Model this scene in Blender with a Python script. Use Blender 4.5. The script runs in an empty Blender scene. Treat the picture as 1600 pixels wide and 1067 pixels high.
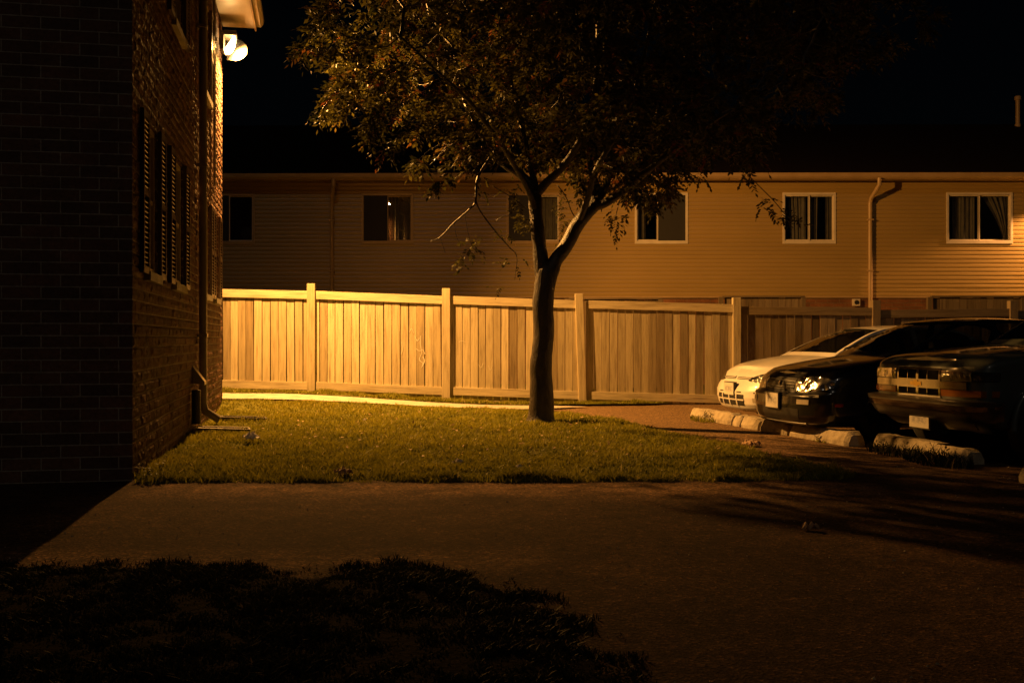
import bpy, bmesh, math, random
import numpy as np
from mathutils import Vector, Matrix, noise as mnoise

random.seed(7)
rng = np.random.default_rng(7)
SC = bpy.context.scene
COL = SC.collection
PI = math.pi


# ------------------------------------------------------------------ materials
def new_mat(name):
    m = bpy.data.materials.new(name)
    m.use_nodes = True
    nt = m.node_tree
    b = nt.nodes['Principled BSDF']
    return m, nt, b


def N(nt, kind, **kw):
    n = nt.nodes.new(kind)
    for k, v in kw.items():
        if k in ('ins',):
            for a, c in v.items():
                n.inputs[a].default_value = c
        else:
            setattr(n, k, v)
    return n


def L(nt, a, b):
    nt.links.new(a, b)


def rgba(c):
    return (c[0], c[1], c[2], 1.0)


def ramp(nt, fac, stops):
    r = nt.nodes.new('ShaderNodeValToRGB')
    e = r.color_ramp.elements
    while len(e) < len(stops):
        e.new(0.5)
    for i, (p, c) in enumerate(stops):
        e[i].position = p
        e[i].color = rgba(c)
    L(nt, fac, r.inputs['Fac'])
    return r


def objco(nt, scale=(1, 1, 1)):
    tc = N(nt, 'ShaderNodeTexCoord')
    mp = N(nt, 'ShaderNodeMapping')
    mp.inputs['Scale'].default_value = scale
    L(nt, tc.outputs['Object'], mp.inputs['Vector'])
    return mp.outputs['Vector']


def noise(nt, vec, scale, detail=4, rough=0.55):
    n = N(nt, 'ShaderNodeTexNoise')
    n.inputs['Scale'].default_value = scale
    n.inputs['Detail'].default_value = detail
    n.inputs['Roughness'].default_value = rough
    L(nt, vec, n.inputs['Vector'])
    return n


def bump(nt, b, height, strength=0.5, dist=0.01, prev=None):
    n = N(nt, 'ShaderNodeBump')
    n.inputs['Strength'].default_value = strength
    n.inputs['Distance'].default_value = dist
    L(nt, height, n.inputs['Height'])
    if prev is not None:
        L(nt, prev, n.inputs['Normal'])
    if b is not None:
        L(nt, n.outputs['Normal'], b.inputs['Normal'])
    return n.outputs['Normal']


def mat_noise(name, c1, c2, scale=6, rough=0.7, metal=0.0, bstr=0.2, bdist=0.004, bscale=None, spec=0.5, coat=0.0, stretch=(1, 1, 1)):
    m, nt, b = new_mat(name)
    v = objco(nt, stretch)
    n = noise(nt, v, scale, 5)
    r = ramp(nt, n.outputs['Fac'], [(0.3, c1), (0.7, c2)])
    L(nt, r.outputs['Color'], b.inputs['Base Color'])
    b.inputs['Roughness'].default_value = rough
    b.inputs['Metallic'].default_value = metal
    b.inputs['Specular IOR Level'].default_value = spec
    b.inputs['Coat Weight'].default_value = coat
    b.inputs['Coat Roughness'].default_value = 0.04
    if bstr:
        n2 = noise(nt, v, bscale or scale * 5, 4)
        bump(nt, b, n2.outputs['Fac'], bstr, bdist)
    return m


M = {}


def build_materials():
    # asphalt: dark binder with pale aggregate, sandy stains along the lawn
    m, nt, b = new_mat('asphalt')
    v = objco(nt)
    big = noise(nt, v, 0.55, 5)
    mid = noise(nt, v, 6.0, 5, 0.65)
    fine = noise(nt, v, 130, 3, 0.6)
    vor = N(nt, 'ShaderNodeTexVoronoi')
    vor.inputs['Scale'].default_value = 75
    L(nt, v, vor.inputs['Vector'])
    base = ramp(nt, big.outputs['Fac'], [(0.3, (0.03, 0.019, 0.0125)), (0.5, (0.054, 0.034, 0.022)), (0.7, (0.088, 0.055, 0.035))])
    mx = N(nt, 'ShaderNodeMix', data_type='RGBA', blend_type='MULTIPLY')
    mx.inputs[0].default_value = 0.85
    r2 = ramp(nt, mid.outputs['Fac'], [(0.28, (0.45, 0.43, 0.4)), (0.72, (1.6, 1.5, 1.35))])
    L(nt, base.outputs['Color'], mx.inputs[6])
    L(nt, r2.outputs['Color'], mx.inputs[7])
    mx2 = N(nt, 'ShaderNodeMix', data_type='RGBA', blend_type='MIX')
    spk = ramp(nt, vor.outputs['Distance'], [(0.06, (0.55, 0.55, 0.55)), (0.2, (0, 0, 0))])
    sel = N(nt, 'ShaderNodeMath', operation='MULTIPLY')
    L(nt, spk.outputs['Color'], sel.inputs[0])
    selr = ramp(nt, fine.outputs['Fac'], [(0.5, (0, 0, 0)), (0.62, (1, 1, 1))])
    L(nt, selr.outputs['Color'], sel.inputs[1])
    L(nt, sel.outputs[0], mx2.inputs[0])
    L(nt, mx.outputs[2], mx2.inputs[6])
    mx2.inputs[7].default_value = (0.34, 0.3, 0.25, 1)
    # sandy dirt washed along the lawn and beside the parking blocks
    sep = N(nt, 'ShaderNodeSeparateXYZ')
    L(nt, v, sep.inputs[0])
    att = N(nt, 'ShaderNodeAttribute', attribute_name='dirt')
    dm = N(nt, 'ShaderNodeMath', operation='MULTIPLY')
    dn = noise(nt, v, 2.6, 7, 0.75)
    dr = ramp(nt, dn.outputs['Fac'], [(0.36, (0, 0, 0)), (0.6, (1, 1, 1))])
    L(nt, att.outputs['Fac'], dm.inputs[0])
    L(nt, dr.outputs['Color'], dm.inputs[1])
    mx3 = N(nt, 'ShaderNodeMix', data_type='RGBA', blend_type='MIX')
    L(nt, dm.outputs[0], mx3.inputs[0])
    L(nt, mx2.outputs[2], mx3.inputs[6])
    mx3.inputs[7].default_value = (0.27, 0.17, 0.1, 1)
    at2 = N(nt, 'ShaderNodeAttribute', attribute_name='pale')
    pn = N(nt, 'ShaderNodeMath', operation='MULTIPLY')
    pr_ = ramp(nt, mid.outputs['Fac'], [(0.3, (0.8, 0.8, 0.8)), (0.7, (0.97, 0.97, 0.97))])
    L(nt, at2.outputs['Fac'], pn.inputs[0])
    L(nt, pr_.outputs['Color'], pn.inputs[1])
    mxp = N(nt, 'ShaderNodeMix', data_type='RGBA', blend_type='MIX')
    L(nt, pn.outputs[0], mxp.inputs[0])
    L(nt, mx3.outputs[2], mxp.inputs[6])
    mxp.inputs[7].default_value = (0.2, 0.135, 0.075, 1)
    mx3 = mxp
    # every stone its own shade
    vg = N(nt, 'ShaderNodeTexVoronoi')
    vg.inputs['Scale'].default_value = 70
    L(nt, v, vg.inputs['Vector'])
    sg = N(nt, 'ShaderNodeSeparateXYZ')
    L(nt, vg.outputs['Color'], sg.inputs[0])
    cr = ramp(nt, sg.outputs['X'], [(0.0, (0.35, 0.33, 0.3)), (0.55, (0.85, 0.82, 0.78)), (0.88, (1.25, 1.2, 1.1)), (1.0, (2.5, 2.2, 1.8))])
    mx4 = N(nt, 'ShaderNodeMix', data_type='RGBA', blend_type='MULTIPLY')
    mx4.inputs[0].default_value = 1.0
    L(nt, mx3.outputs[2], mx4.inputs[6])
    L(nt, cr.outputs['Color'], mx4.inputs[7])
    L(nt, mx4.outputs[2], b.inputs['Base Color'])
    b.inputs['Roughness'].default_value = 0.95
    b.inputs['Specular IOR Level'].default_value = 0.12
    nb = bump(nt, None, mid.outputs['Fac'], 0.5, 0.02)
    nb2 = bump(nt, None, vg.outputs['Distance'], 0.55, 0.007, nb)
    bump(nt, b, fine.outputs['Fac'], 0.4, 0.004, nb2)
    M['asphalt'] = m

    M['concrete'] = mat_noise('concrete', (0.3, 0.27, 0.22), (0.46, 0.42, 0.35), 5, 0.85, bstr=0.5, bdist=0.006, bscale=60)
    m = mat_noise('block_concrete', (0.24, 0.2, 0.14), (0.48, 0.42, 0.31), 9, 0.9, bstr=0.8, bdist=0.012, bscale=34)
    M['block'] = m
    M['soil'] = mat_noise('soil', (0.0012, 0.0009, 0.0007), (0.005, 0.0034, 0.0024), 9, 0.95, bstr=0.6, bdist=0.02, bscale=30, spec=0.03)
    M['turf'] = mat_noise('turf', (0.08, 0.08, 0.014), (0.16, 0.15, 0.03), 12, 0.95, bstr=0.9, bdist=0.03, bscale=50, spec=0.05)

    def blade(name, c1, c2, c3):
        m, nt, b = new_mat(name)
        a = N(nt, 'ShaderNodeAttribute', attribute_name='tint')
        r = ramp(nt, a.outputs['Fac'], [(0.0, c1), (0.8, c2), (1.0, c3)])
        L(nt, r.outputs['Color'], b.inputs['Base Color'])
        b.inputs['Roughness'].default_value = 0.55
        b.inputs['Specular IOR Level'].default_value = 0.12
        tr = N(nt, 'ShaderNodeBsdfTranslucent')
        L(nt, r.outputs['Color'], tr.inputs['Color'])
        mxs = N(nt, 'ShaderNodeMixShader')
        mxs.inputs[0].default_value = 0.38
        out = nt.nodes['Material Output']
        L(nt, b.outputs[0], mxs.inputs[1])
        L(nt, tr.outputs[0], mxs.inputs[2])
        L(nt, mxs.outputs[0], out.inputs['Surface'])
        return m
    M['grass'] = blade('grass', (0.13, 0.14, 0.014), (0.34, 0.31, 0.03), (0.6, 0.5, 0.22))
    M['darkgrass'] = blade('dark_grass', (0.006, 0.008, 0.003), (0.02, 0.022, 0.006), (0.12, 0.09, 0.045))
    M['leaf'] = blade('leaf', (0.013, 0.016, 0.004), (0.072, 0.062, 0.011), (0.13, 0.036, 0.012))
    M['berry'] = mat_noise('berry', (0.2, 0.035, 0.012), (0.32, 0.07, 0.02), 5, 0.35, bstr=0)

    # bark
    m, nt, b = new_mat('bark')
    v = objco(nt, (1, 1, 0.35))
    n1 = noise(nt, v, 14, 6, 0.65)
    r = ramp(nt, n1.outputs['Fac'], [(0.3, (0.008, 0.006, 0.004)), (0.7, (0.05, 0.038, 0.027))])
    L(nt, r.outputs['Color'], b.inputs['Base Color'])
    b.inputs['Roughness'].default_value = 0.42
    b.inputs['Specular IOR Level'].default_value = 0.5
    n2 = noise(nt, v, 45, 5, 0.7)
    nn = bump(nt, None, n1.outputs['Fac'], 0.7, 0.04)
    bump(nt, b, n2.outputs['Fac'], 0.6, 0.01, nn)
    M['bark'] = m

    # brick: jumbo split-face units, uv-free mapping by wall axes (object X along wall, Z up)
    def brick(name, lo, hi, mort, rough_b=0.03, swap=False):
        m, nt, b = new_mat(name)
        tc = N(nt, 'ShaderNodeUVMap')
        bt = N(nt, 'ShaderNodeTexBrick')
        bt.inputs['Scale'].default_value = 1.0
        bt.inputs['Brick Width'].default_value = 0.3
        bt.inputs['Row Height'].default_value = 0.1
        bt.inputs['Mortar Size'].default_value = 0.006
        bt.inputs['Mortar Smooth'].default_value = 0.25
        bt.inputs['Bias'].default_value = -0.1
        bt.inputs['Color1'].default_value = rgba(lo)
        bt.inputs['Color2'].default_value = rgba(hi)
        bt.inputs['Mortar'].default_value = rgba(mort)
        wn = noise(nt, tc.outputs['UV'], 5, 3)
        wmx = N(nt, 'ShaderNodeMix', data_type='VECTOR')
        wmx.inputs[0].default_value = 0.015
        L(nt, tc.outputs['UV'], wmx.inputs[4])
        L(nt, wn.outputs['Color'], wmx.inputs[5])
        L(nt, tc.outputs['UV'], bt.inputs['Vector'])
        n1 = noise(nt, tc.outputs['UV'], 3.0, 5)
        n2 = noise(nt, tc.outputs['UV'], 26, 5, 0.7)
        mx = N(nt, 'ShaderNodeMix', data_type='RGBA', blend_type='MULTIPLY')
        mx.inputs[0].default_value = 0.9
        r1 = ramp(nt, n1.outputs['Fac'], [(0.3, (0.65, 0.62, 0.6)), (0.7, (1.2, 1.15, 1.1))])
        L(nt, bt.outputs['Color'], mx.inputs[6])
        L(nt, r1.outputs['Color'], mx.inputs[7])
        mxb = N(nt, 'ShaderNodeMix', data_type='RGBA', blend_type='MULTIPLY')
        mxb.inputs[0].default_value = 0.8
        r2 = ramp(nt, n2.outputs['Fac'], [(0.3, (0.6, 0.6, 0.6)), (0.7, (1.25, 1.25, 1.25))])
        L(nt, mx.outputs[2], mxb.inputs[6])
        L(nt, r2.outputs['Color'], mxb.inputs[7])
        L(nt, mxb.outputs[2], b.inputs['Base Color'])
        b.inputs['Roughness'].default_value = 0.72
        b.inputs['Specular IOR Level'].default_value = 0.25
        inv = N(nt, 'ShaderNodeMath', operation='SUBTRACT')
        inv.inputs[0].default_value = 1.0
        L(nt, bt.outputs['Fac'], inv.inputs[1])
        nn = bump(nt, None, inv.outputs[0], 0.8, 0.012)
        n3 = noise(nt, tc.outputs['UV'], 17, 4, 0.6)
        nn2 = bump(nt, None, n3.outputs['Fac'], 1.0, rough_b, nn)
        bump(nt, b, n2.outputs['Fac'], 0.8, rough_b * 0.35, nn2)
        return m
    M['brick'] = brick('brick', (0.09, 0.05, 0.035), (0.17, 0.085, 0.055), (0.32, 0.29, 0.25), 0.012)
    M['brick_row'] = brick('brick_row', (0.17, 0.075, 0.032), (0.24, 0.105, 0.045), (0.2, 0.15, 0.1), 0.006)

    # wood fence boards (tint per board)
    def wood(name, c1, c2, c3):
        m, nt, b = new_mat(name)
        a = N(nt, 'ShaderNodeAttribute', attribute_name='tint')
        gr = N(nt, 'ShaderNodeAttribute', attribute_name='grain')
        n1 = noise(nt, gr.outputs['Vector'], 1.0, 6, 0.65)
        n2 = noise(nt, gr.outputs['Vector'], 4.0, 4, 0.7)
        # knots
        vo = N(nt, 'ShaderNodeTexVoronoi')
        vo.inputs['Scale'].default_value = 0.30
        L(nt, gr.outputs['Vector'], vo.inputs['Vector'])
        kn = ramp(nt, vo.outputs['Distance'], [(0.05, (0.35, 0.28, 0.22)), (0.13, (1, 1, 1))])
        r = ramp(nt, a.outputs['Fac'], [(0.0, c1), (0.5, c2), (1.0, c3)])
        g = ramp(nt, n1.outputs['Fac'], [(0.3, (0.5, 0.45, 0.38)), (0.48, (0.92, 0.9, 0.86)), (0.72, (1.22, 1.2, 1.14))])
        mx = N(nt, 'ShaderNodeMix', data_type='RGBA', blend_type='MULTIPLY')
        mx.inputs[0].default_value = 0.85
        L(nt, r.outputs['Color'], mx.inputs[6])
        L(nt, g.outputs['Color'], mx.inputs[7])
        mx2 = N(nt, 'ShaderNodeMix', data_type='RGBA', blend_type='MULTIPLY')
        mx2.inputs[0].default_value = 0.8
        L(nt, mx.outputs[2], mx2.inputs[6])
        L(nt, kn.outputs['Color'], mx2.inputs[7])
        # damp, dirty foot of the boards and streaks under the rail
        L(nt, mx2.outputs[2], b.inputs['Base Color'])
        b.inputs['Roughness'].default_value = 0.7
        b.inputs['Specular IOR Level'].default_value = 0.3
        nn = bump(nt, None, n1.outputs['Fac'], 0.5, 0.006)
        bump(nt, b, n2.outputs['Fac'], 0.4, 0.003, nn)
        return m
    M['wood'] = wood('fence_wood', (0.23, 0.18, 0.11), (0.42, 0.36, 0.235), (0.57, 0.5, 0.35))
    M['darkwood'] = wood('dark_fence_wood', (0.1, 0.072, 0.042), (0.19, 0.145, 0.09), (0.28, 0.22, 0.145))  # darker fence wood; on the right bays crown shade put into colour
    M['paintmark'] = mat_noise('white_scrawl', (0.6, 0.56, 0.46), (0.8, 0.76, 0.66), 30, 0.6, bstr=0)

    # vinyl siding
    m, nt, b = new_mat('vinyl_siding')
    v = objco(nt, (0.35, 1, 1))
    n1 = noise(nt, v, 1.3, 4)
    r = ramp(nt, n1.outputs['Fac'], [(0.3, (0.29, 0.195, 0.058)), (0.7, (0.34, 0.23, 0.072))])
    L(nt, r.outputs['Color'], b.inputs['Base Color'])
    b.inputs['Roughness'].default_value = 0.38
    b.inputs['Specular IOR Level'].default_value = 0.5
    n2 = noise(nt, objco(nt, (0.6, 1, 9)), 3, 3)
    bump(nt, b, n2.outputs['Fac'], 0.35, 0.01)
    M['siding'] = m
    M['trim'] = mat_noise('beige_trim', (0.34, 0.23, 0.11), (0.42, 0.29, 0.15), 3, 0.4, bstr=0.1)
    M['whitetrim'] = mat_noise('white_trim', (0.5, 0.43, 0.33), (0.62, 0.54, 0.42), 4, 0.4, bstr=0.1)
    M['shutter'] = mat_noise('shutter_brown', (0.07, 0.045, 0.028), (0.1, 0.065, 0.04), 6, 0.35, bstr=0.1)
    M['downspout'] = mat_noise('downspout_enamel', (0.17, 0.15, 0.12), (0.23, 0.2, 0.16), 4, 0.3, bstr=0.1, metal=0.0, spec=0.7)
    M['shingle'] = mat_noise('roof_shingle', (0.008, 0.005, 0.004), (0.02, 0.013, 0.010), 14, 0.95, bstr=0.9, bdist=0.02, bscale=30, spec=0.04)
    M['curtain'] = mat_noise('curtain_cloth', (0.13, 0.12, 0.1), (0.2, 0.18, 0.15), 6, 0.9, bstr=0.2)
    M['room'] = mat_noise('dark_room', (0.03, 0.028, 0.025), (0.06, 0.055, 0.05), 2, 0.9, bstr=0)
    M['screen'] = mat_noise('insect_screen', (0.01, 0.009, 0.008), (0.018, 0.016, 0.014), 60, 0.7, bstr=0.2)
    M['blackplastic'] = mat_noise('black_plastic', (0.012, 0.012, 0.012), (0.03, 0.03, 0.03), 8, 0.45, bstr=0.15)
    M['blackvoid'] = mat_noise('black_recess', (0.003, 0.003, 0.003), (0.006, 0.006, 0.006), 8, 0.9, bstr=0, spec=0.1)
    M['darkmetal'] = mat_noise('dark_metal', (0.05, 0.045, 0.04), (0.1, 0.09, 0.08), 8, 0.45, metal=0.7, bstr=0.15)
    M['rubber'] = mat_noise('rubber', (0.01, 0.01, 0.01), (0.022, 0.022, 0.022), 20, 0.8, bstr=0.3)

    # window glass: thin reflecting pane
    def pane(name, ior, tint, rough=0.0):
        m, nt, b = new_mat(name)
        nt.nodes.remove(b)
        out = nt.nodes['Material Output']
        lw = N(nt, 'ShaderNodeLayerWeight')
        lw.inputs['Blend'].default_value = 0.5
        pw = N(nt, 'ShaderNodeMath', operation='POWER')
        pw.inputs[1].default_value = 4.0
        L(nt, lw.outputs['Facing'], pw.inputs[0])
        fr = N(nt, 'ShaderNodeMath', operation='MULTIPLY_ADD')
        fr.inputs[1].default_value = 0.85
        fr.inputs[2].default_value = ior
        L(nt, pw.outputs[0], fr.inputs[0])
        gl = N(nt, 'ShaderNodeBsdfGlossy')
        gl.inputs['Roughness'].default_value = rough
        gl.inputs['Color'].default_value = (1, 1, 1, 1)
        wob = noise(nt, objco(nt), 0.9, 2)
        bn = bump(nt, None, wob.outputs['Fac'], 0.08, 0.01)
        L(nt, bn, gl.inputs['Normal'])
        tr = N(nt, 'ShaderNodeBsdfTransparent')
        tr.inputs['Color'].default_value = rgba(tint)
        mx = N(nt, 'ShaderNodeMixShader')
        L(nt, fr.outputs[0], mx.inputs[0])
        L(nt, tr.outputs[0], mx.inputs[1])
        L(nt, gl.outputs[0], mx.inputs[2])
        L(nt, mx.outputs[0], out.inputs['Surface'])
        return m
    M['glass'] = pane('window_glass', 0.12, (0.72, 0.73, 0.7))
    M['carglass'] = pane('car_glass', 0.07, (0.3, 0.31, 0.3))

    # car paints
    def paint(name, c, metal, rough=0.3):
        m, nt, b = new_mat(name)
        v = objco(nt)
        n1 = noise(nt, v, 2.2, 5, 0.6)
        r = ramp(nt, n1.outputs['Fac'], [(0.3, tuple(x * 0.85 for x in c)), (0.7, tuple(min(1, x * 1.1) for x in c))])
        L(nt, r.outputs['Color'], b.inputs['Base Color'])
        b.inputs['Metallic'].default_value = metal
        b.inputs['Roughness'].default_value = rough
        b.inputs['Coat Weight'].default_value = 1.0
        n2 = noise(nt, v, 9, 4)
        rr = ramp(nt, n2.outputs['Fac'], [(0.3, (0.03, 0.03, 0.03)), (0.75, (0.14, 0.14, 0.14))])
        L(nt, rr.outputs['Color'], b.inputs['Coat Roughness'])
        return m
    M['paint_white'] = paint('white_car_paint', (0.82, 0.8, 0.76), 0.0, 0.35)
    M['paint_dark'] = paint('black_blue_car_paint', (0.008, 0.009, 0.014), 0.2, 0.3)
    M['paint_green'] = paint('dark_green_truck_paint', (0.085, 0.1, 0.09), 0.3, 0.5)
    M['chrome'] = mat_noise('chrome', (0.36, 0.35, 0.33), (0.46, 0.45, 0.43), 3, 0.13, metal=1.0, bstr=0.1, bscale=8)
    m, nt, b = new_mat('dull_grey_bumper')
    M['bumper'] = mat_noise('grey_bumper', (0.14, 0.14, 0.14), (0.2, 0.195, 0.19), 6, 0.3, metal=0.85, bstr=0.1)
    m, nt, b = new_mat('headlamp')
    v = objco(nt)
    b.inputs['Metallic'].default_value = 0.85
    b.inputs['Roughness'].default_value = 0.18
    b.inputs['Base Color'].default_value = (0.72, 0.7, 0.66, 1)
    b.inputs['Coat Weight'].default_value = 1.0
    b.inputs['Coat Roughness'].default_value = 0.02
    vo = N(nt, 'ShaderNodeTexVoronoi', feature='SMOOTH_F1')
    vo.inputs['Scale'].default_value = 11
    L(nt, v, vo.inputs['Vector'])
    bump(nt, b, vo.outputs['Distance'], 0.9, 0.05)
    M['headlamp'] = m
    M['darklamp'] = mat_noise('dark_headlamp', (0.05, 0.05, 0.05), (0.3, 0.29, 0.27), 9, 0.1, metal=0.9, bstr=0.7, bdist=0.04, bscale=10, coat=1.0)
    M['amber'] = mat_noise('amber_lens', (0.2, 0.06, 0.01), (0.3, 0.1, 0.015), 8, 0.2, bstr=0.3, coat=1.0)
    M['redlens'] = mat_noise('red_lens', (0.25, 0.02, 0.01), (0.35, 0.03, 0.015), 8, 0.2, bstr=0.3, coat=1.0)
    M['fog'] = mat_noise('pale_lens', (0.45, 0.4, 0.3), (0.6, 0.55, 0.45), 8, 0.2, bstr=0.3, coat=1.0)
    M['gold'] = mat_noise('gold_emblem', (0.7, 0.5, 0.16), (0.85, 0.62, 0.22), 8, 0.22, metal=1.0, bstr=0)
    # part-clear filter of the plate added beside the lamp to shade the facade
    m, nt, b = new_mat('added_plate_filter')
    tb = N(nt, 'ShaderNodeBsdfTransparent')
    nzp = noise(nt, objco(nt), 25, 2)
    rp = ramp(nt, nzp.outputs['Fac'], [(0.3, (0.34, 0.31, 0.26)), (0.7, (0.4, 0.37, 0.31))])
    L(nt, rp.outputs['Color'], tb.inputs['Color'])
    b.inputs['Base Color'].default_value = (0.02, 0.02, 0.02, 1)
    b.inputs['Roughness'].default_value = 0.5
    mxs = N(nt, 'ShaderNodeMixShader')
    mxs.inputs[0].default_value = 0.3
    L(nt, tb.outputs[0], mxs.inputs[1])
    L(nt, b.outputs[0], mxs.inputs[2])
    L(nt, mxs.outputs[0], nt.nodes['Material Output'].inputs['Surface'])
    M['blockertint'] = m
    # licence plate: pale enamel with blurred blue characters, dull strip below
    m, nt, b = new_mat('plate')
    tc = N(nt, 'ShaderNodeUVMap')
    n1 = noise(nt, tc.outputs['UV'], 7, 1)
    sp = N(nt, 'ShaderNodeSeparateXYZ')
    L(nt, tc.outputs['UV'], sp.inputs[0])
    band = ramp(nt, sp.outputs['Y'], [(0.2, (0, 0, 0)), (0.4, (1, 1, 1)), (0.62, (1, 1, 1)), (0.8, (0, 0, 0))])
    bandx = ramp(nt, sp.outputs['X'], [(0.05, (0, 0, 0)), (0.2, (1, 1, 1)), (0.8, (1, 1, 1)), (0.95, (0, 0, 0))])
    nr = ramp(nt, n1.outputs['Fac'], [(0.35, (0.15, 0.15, 0.15)), (0.6, (0.75, 0.75, 0.75))])
    a1 = N(nt, 'ShaderNodeMath', operation='MULTIPLY')
    a2 = N(nt, 'ShaderNodeMath', operation='MULTIPLY')
    L(nt, band.outputs['Color'], a1.inputs[0])
    L(nt, bandx.outputs['Color'], a1.inputs[1])
    L(nt, a1.outputs[0], a2.inputs[0])
    L(nt, nr.outputs['Color'], a2.inputs[1])
    mx = N(nt, 'ShaderNodeMix', data_type='RGBA')
    L(nt, a2.outputs[0], mx.inputs[0])
    mx.inputs[6].default_value = (0.62, 0.6, 0.56, 1)
    mx.inputs[7].default_value = (0.2, 0.22, 0.3, 1)
    L(nt, mx.outputs[2], b.inputs['Base Color'])
    b.inputs['Roughness'].default_value = 0.4
    M['plate'] = m
    M['paper'] = mat_noise('litter_paper', (0.55, 0.5, 0.42), (0.75, 0.7, 0.6), 10, 0.7, bstr=0.4)
    M['deadleaf'] = mat_noise('dry_leaf', (0.3, 0.17, 0.08), (0.42, 0.26, 0.13), 12, 0.7, bstr=0.3)
    # sodium lamp lens
    m, nt, b = new_mat('lamp_lens_glow')
    b.inputs['Base Color'].default_value = (0.8, 0.7, 0.5, 1)
    b.inputs['Emission Color'].default_value = (1.0, 0.58, 0.2, 1)
    b.inputs['Emission Strength'].default_value = 48.0
    nz = noise(nt, objco(nt), 30, 2)
    bump(nt, b, nz.outputs['Fac'], 0.2, 0.003)
    M['lamplens'] = m


build_materials()


# ------------------------------------------------------------------ mesh helpers
class MB:
    def __init__(s):
        s.v, s.f, s.tint, s.grain, s.uv = [], [], [], [], []

    def add(s, verts, faces, tint=0.5, grain=None, uv=None):
        o = len(s.v)
        s.v += [tuple(p) for p in verts]
        s.f += [tuple(o + i for i in f) for f in faces]
        s.tint += [tint] * len(verts)
        s.grain += [tuple(g) for g in grain] if grain is not None else [(0, 0, 0)] * len(verts)
        s.uv += [tuple(u) for u in uv] if uv is not None else [(0, 0)] * len(verts)
        return s

    def box(s, a, b, tint=0.5, shear=None, grain_axis=None, M4=None):
        x0, y0, z0 = a
        x1, y1, z1 = b
        vs = [(x0, y0, z0), (x1, y0, z0), (x1, y1, z0), (x0, y1, z0), (x0, y0, z1), (x1, y0, z1), (x1, y1, z1), (x0, y1, z1)]
        gr = None
        if grain_axis is not None:
            off = (rng.random() * 50, rng.random() * 50, rng.random() * 50)
            k = {'x': (1.6, 22, 22), 'z': (22, 22, 1.6)}[grain_axis]
            gr = [(p[0] * k[0] + off[0], p[1] * k[1] + off[1], p[2] * k[2] + off[2]) for p in vs]
        if shear:
            vs = [shear(p) for p in vs]
        if M4 is not None:
            vs = [tuple(M4 @ Vector(p)) for p in vs]
        s.add(vs, [(0, 3, 2, 1), (4, 5, 6, 7), (0, 1, 5, 4), (1, 2, 6, 5), (2, 3, 7, 6), (3, 0, 4, 7)], tint, gr)
        return s

    def tube(s, pts, rad, sides=8, cap=True, tint=0.5, flat=None):
        pts = [Vector(p) for p in pts]
        n = len(pts)
        rads = rad if isinstance(rad, (list, tuple)) else [rad] * n
        vs, fs = [], []
        up = Vector((0, 0, 1))
        t0 = (pts[1] - pts[0]).normalized()
        nrm = t0.cross(up)
        if nrm.length < 1e-3:
            nrm = Vector((1, 0, 0))
        nrm.normalize()
        for i in range(n):
            if i == 0:
                t = pts[1] - pts[0]
            elif i == n - 1:
                t = pts[-1] - pts[-2]
            else:
                t = (pts[i + 1] - pts[i]).normalized() + (pts[i] - pts[i - 1]).normalized()
            t.normalize()
            nrm = (nrm - t * nrm.dot(t))
            if nrm.length < 1e-4:
                nrm = t.orthogonal()
            nrm.normalize()
            bn = t.cross(nrm)
            for k in range(sides):
                a = 2 * PI * (k + 0.5) / sides
                vs.append(pts[i] + (nrm * math.cos(a) + bn * math.sin(a)) * rads[i])
        for i in range(n - 1):
            for k in range(sides):
                a = i * sides + k
                b = i * sides + (k + 1) % sides
                fs.append((a, b, b + sides, a + sides))
        if cap:
            fs.append(tuple(reversed(range(sides))))
            fs.append(tuple(range((n - 1) * sides, n * sides)))
        s.add(vs, fs, tint)
        return s

    def lathe(s, prof, axis='y', sides=24, center=(0, 0, 0), close=False):
        vs, fs = [], []
        m = len(prof)
        for k in range(sides):
            a = 2 * PI * k / sides
            for (r, h) in prof:
                if axis == 'y':
                    vs.append((center[0] + r * math.cos(a), center[1] + h, center[2] + r * math.sin(a)))
                else:
                    vs.append((center[0] + r * math.cos(a), center[1] + r * math.sin(a), center[2] + h))
        for k in range(sides):
            k2 = (k + 1) % sides
            for i in range(m - 1 + (1 if close else 0)):
                i2 = (i + 1) % m
                fs.append((k * m + i, k2 * m + i, k2 * m + i2, k * m + i2))
        s.add(vs, fs)
        return s

    def build(s, name, mat, parent=None, smooth=False, bevel=0.0, autosmooth=None):
        me = bpy.data.meshes.new(name)
        me.from_pydata(s.v, [], s.f)
        me.update()
        at = me.attributes.new('tint', 'FLOAT', 'POINT')
        at.data.foreach_set('value', np.array(s.tint, dtype=np.float32))
        if any(g != (0, 0, 0) for g in s.grain[:9]):
            at = me.attributes.new('grain', 'FLOAT_VECTOR', 'POINT')
            at.data.foreach_set('vector', np.array(s.grain, dtype=np.float32).ravel())
        uvl = me.uv_layers.new(name='UVMap')
        li = np.empty(len(me.loops), dtype=np.int32)
        me.loops.foreach_get('vertex_index', li)
        uvl.data.foreach_set('uv', np.array(s.uv, dtype=np.float32)[li].ravel())
        me.materials.append(mat)
        if smooth:
            me.polygons.foreach_set('use_smooth', np.ones(len(me.polygons), dtype=bool))
            if autosmooth:
                me.set_sharp_from_angle(angle=math.radians(autosmooth))
        o = bpy.data.objects.new(name, me)
        COL.objects.link(o)
        if parent is not None:
            o.parent = parent
        if bevel:
            bm = bmesh.new()
            bm.from_mesh(me)
            bmesh.ops.bevel(bm, geom=[e for e in bm.edges if e.is_manifold and e.calc_face_angle(0) > 0.6], offset=bevel, segments=2, affect='EDGES', profile=0.6)
            bm.to_mesh(me)
            bm.free()
        return o


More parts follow.
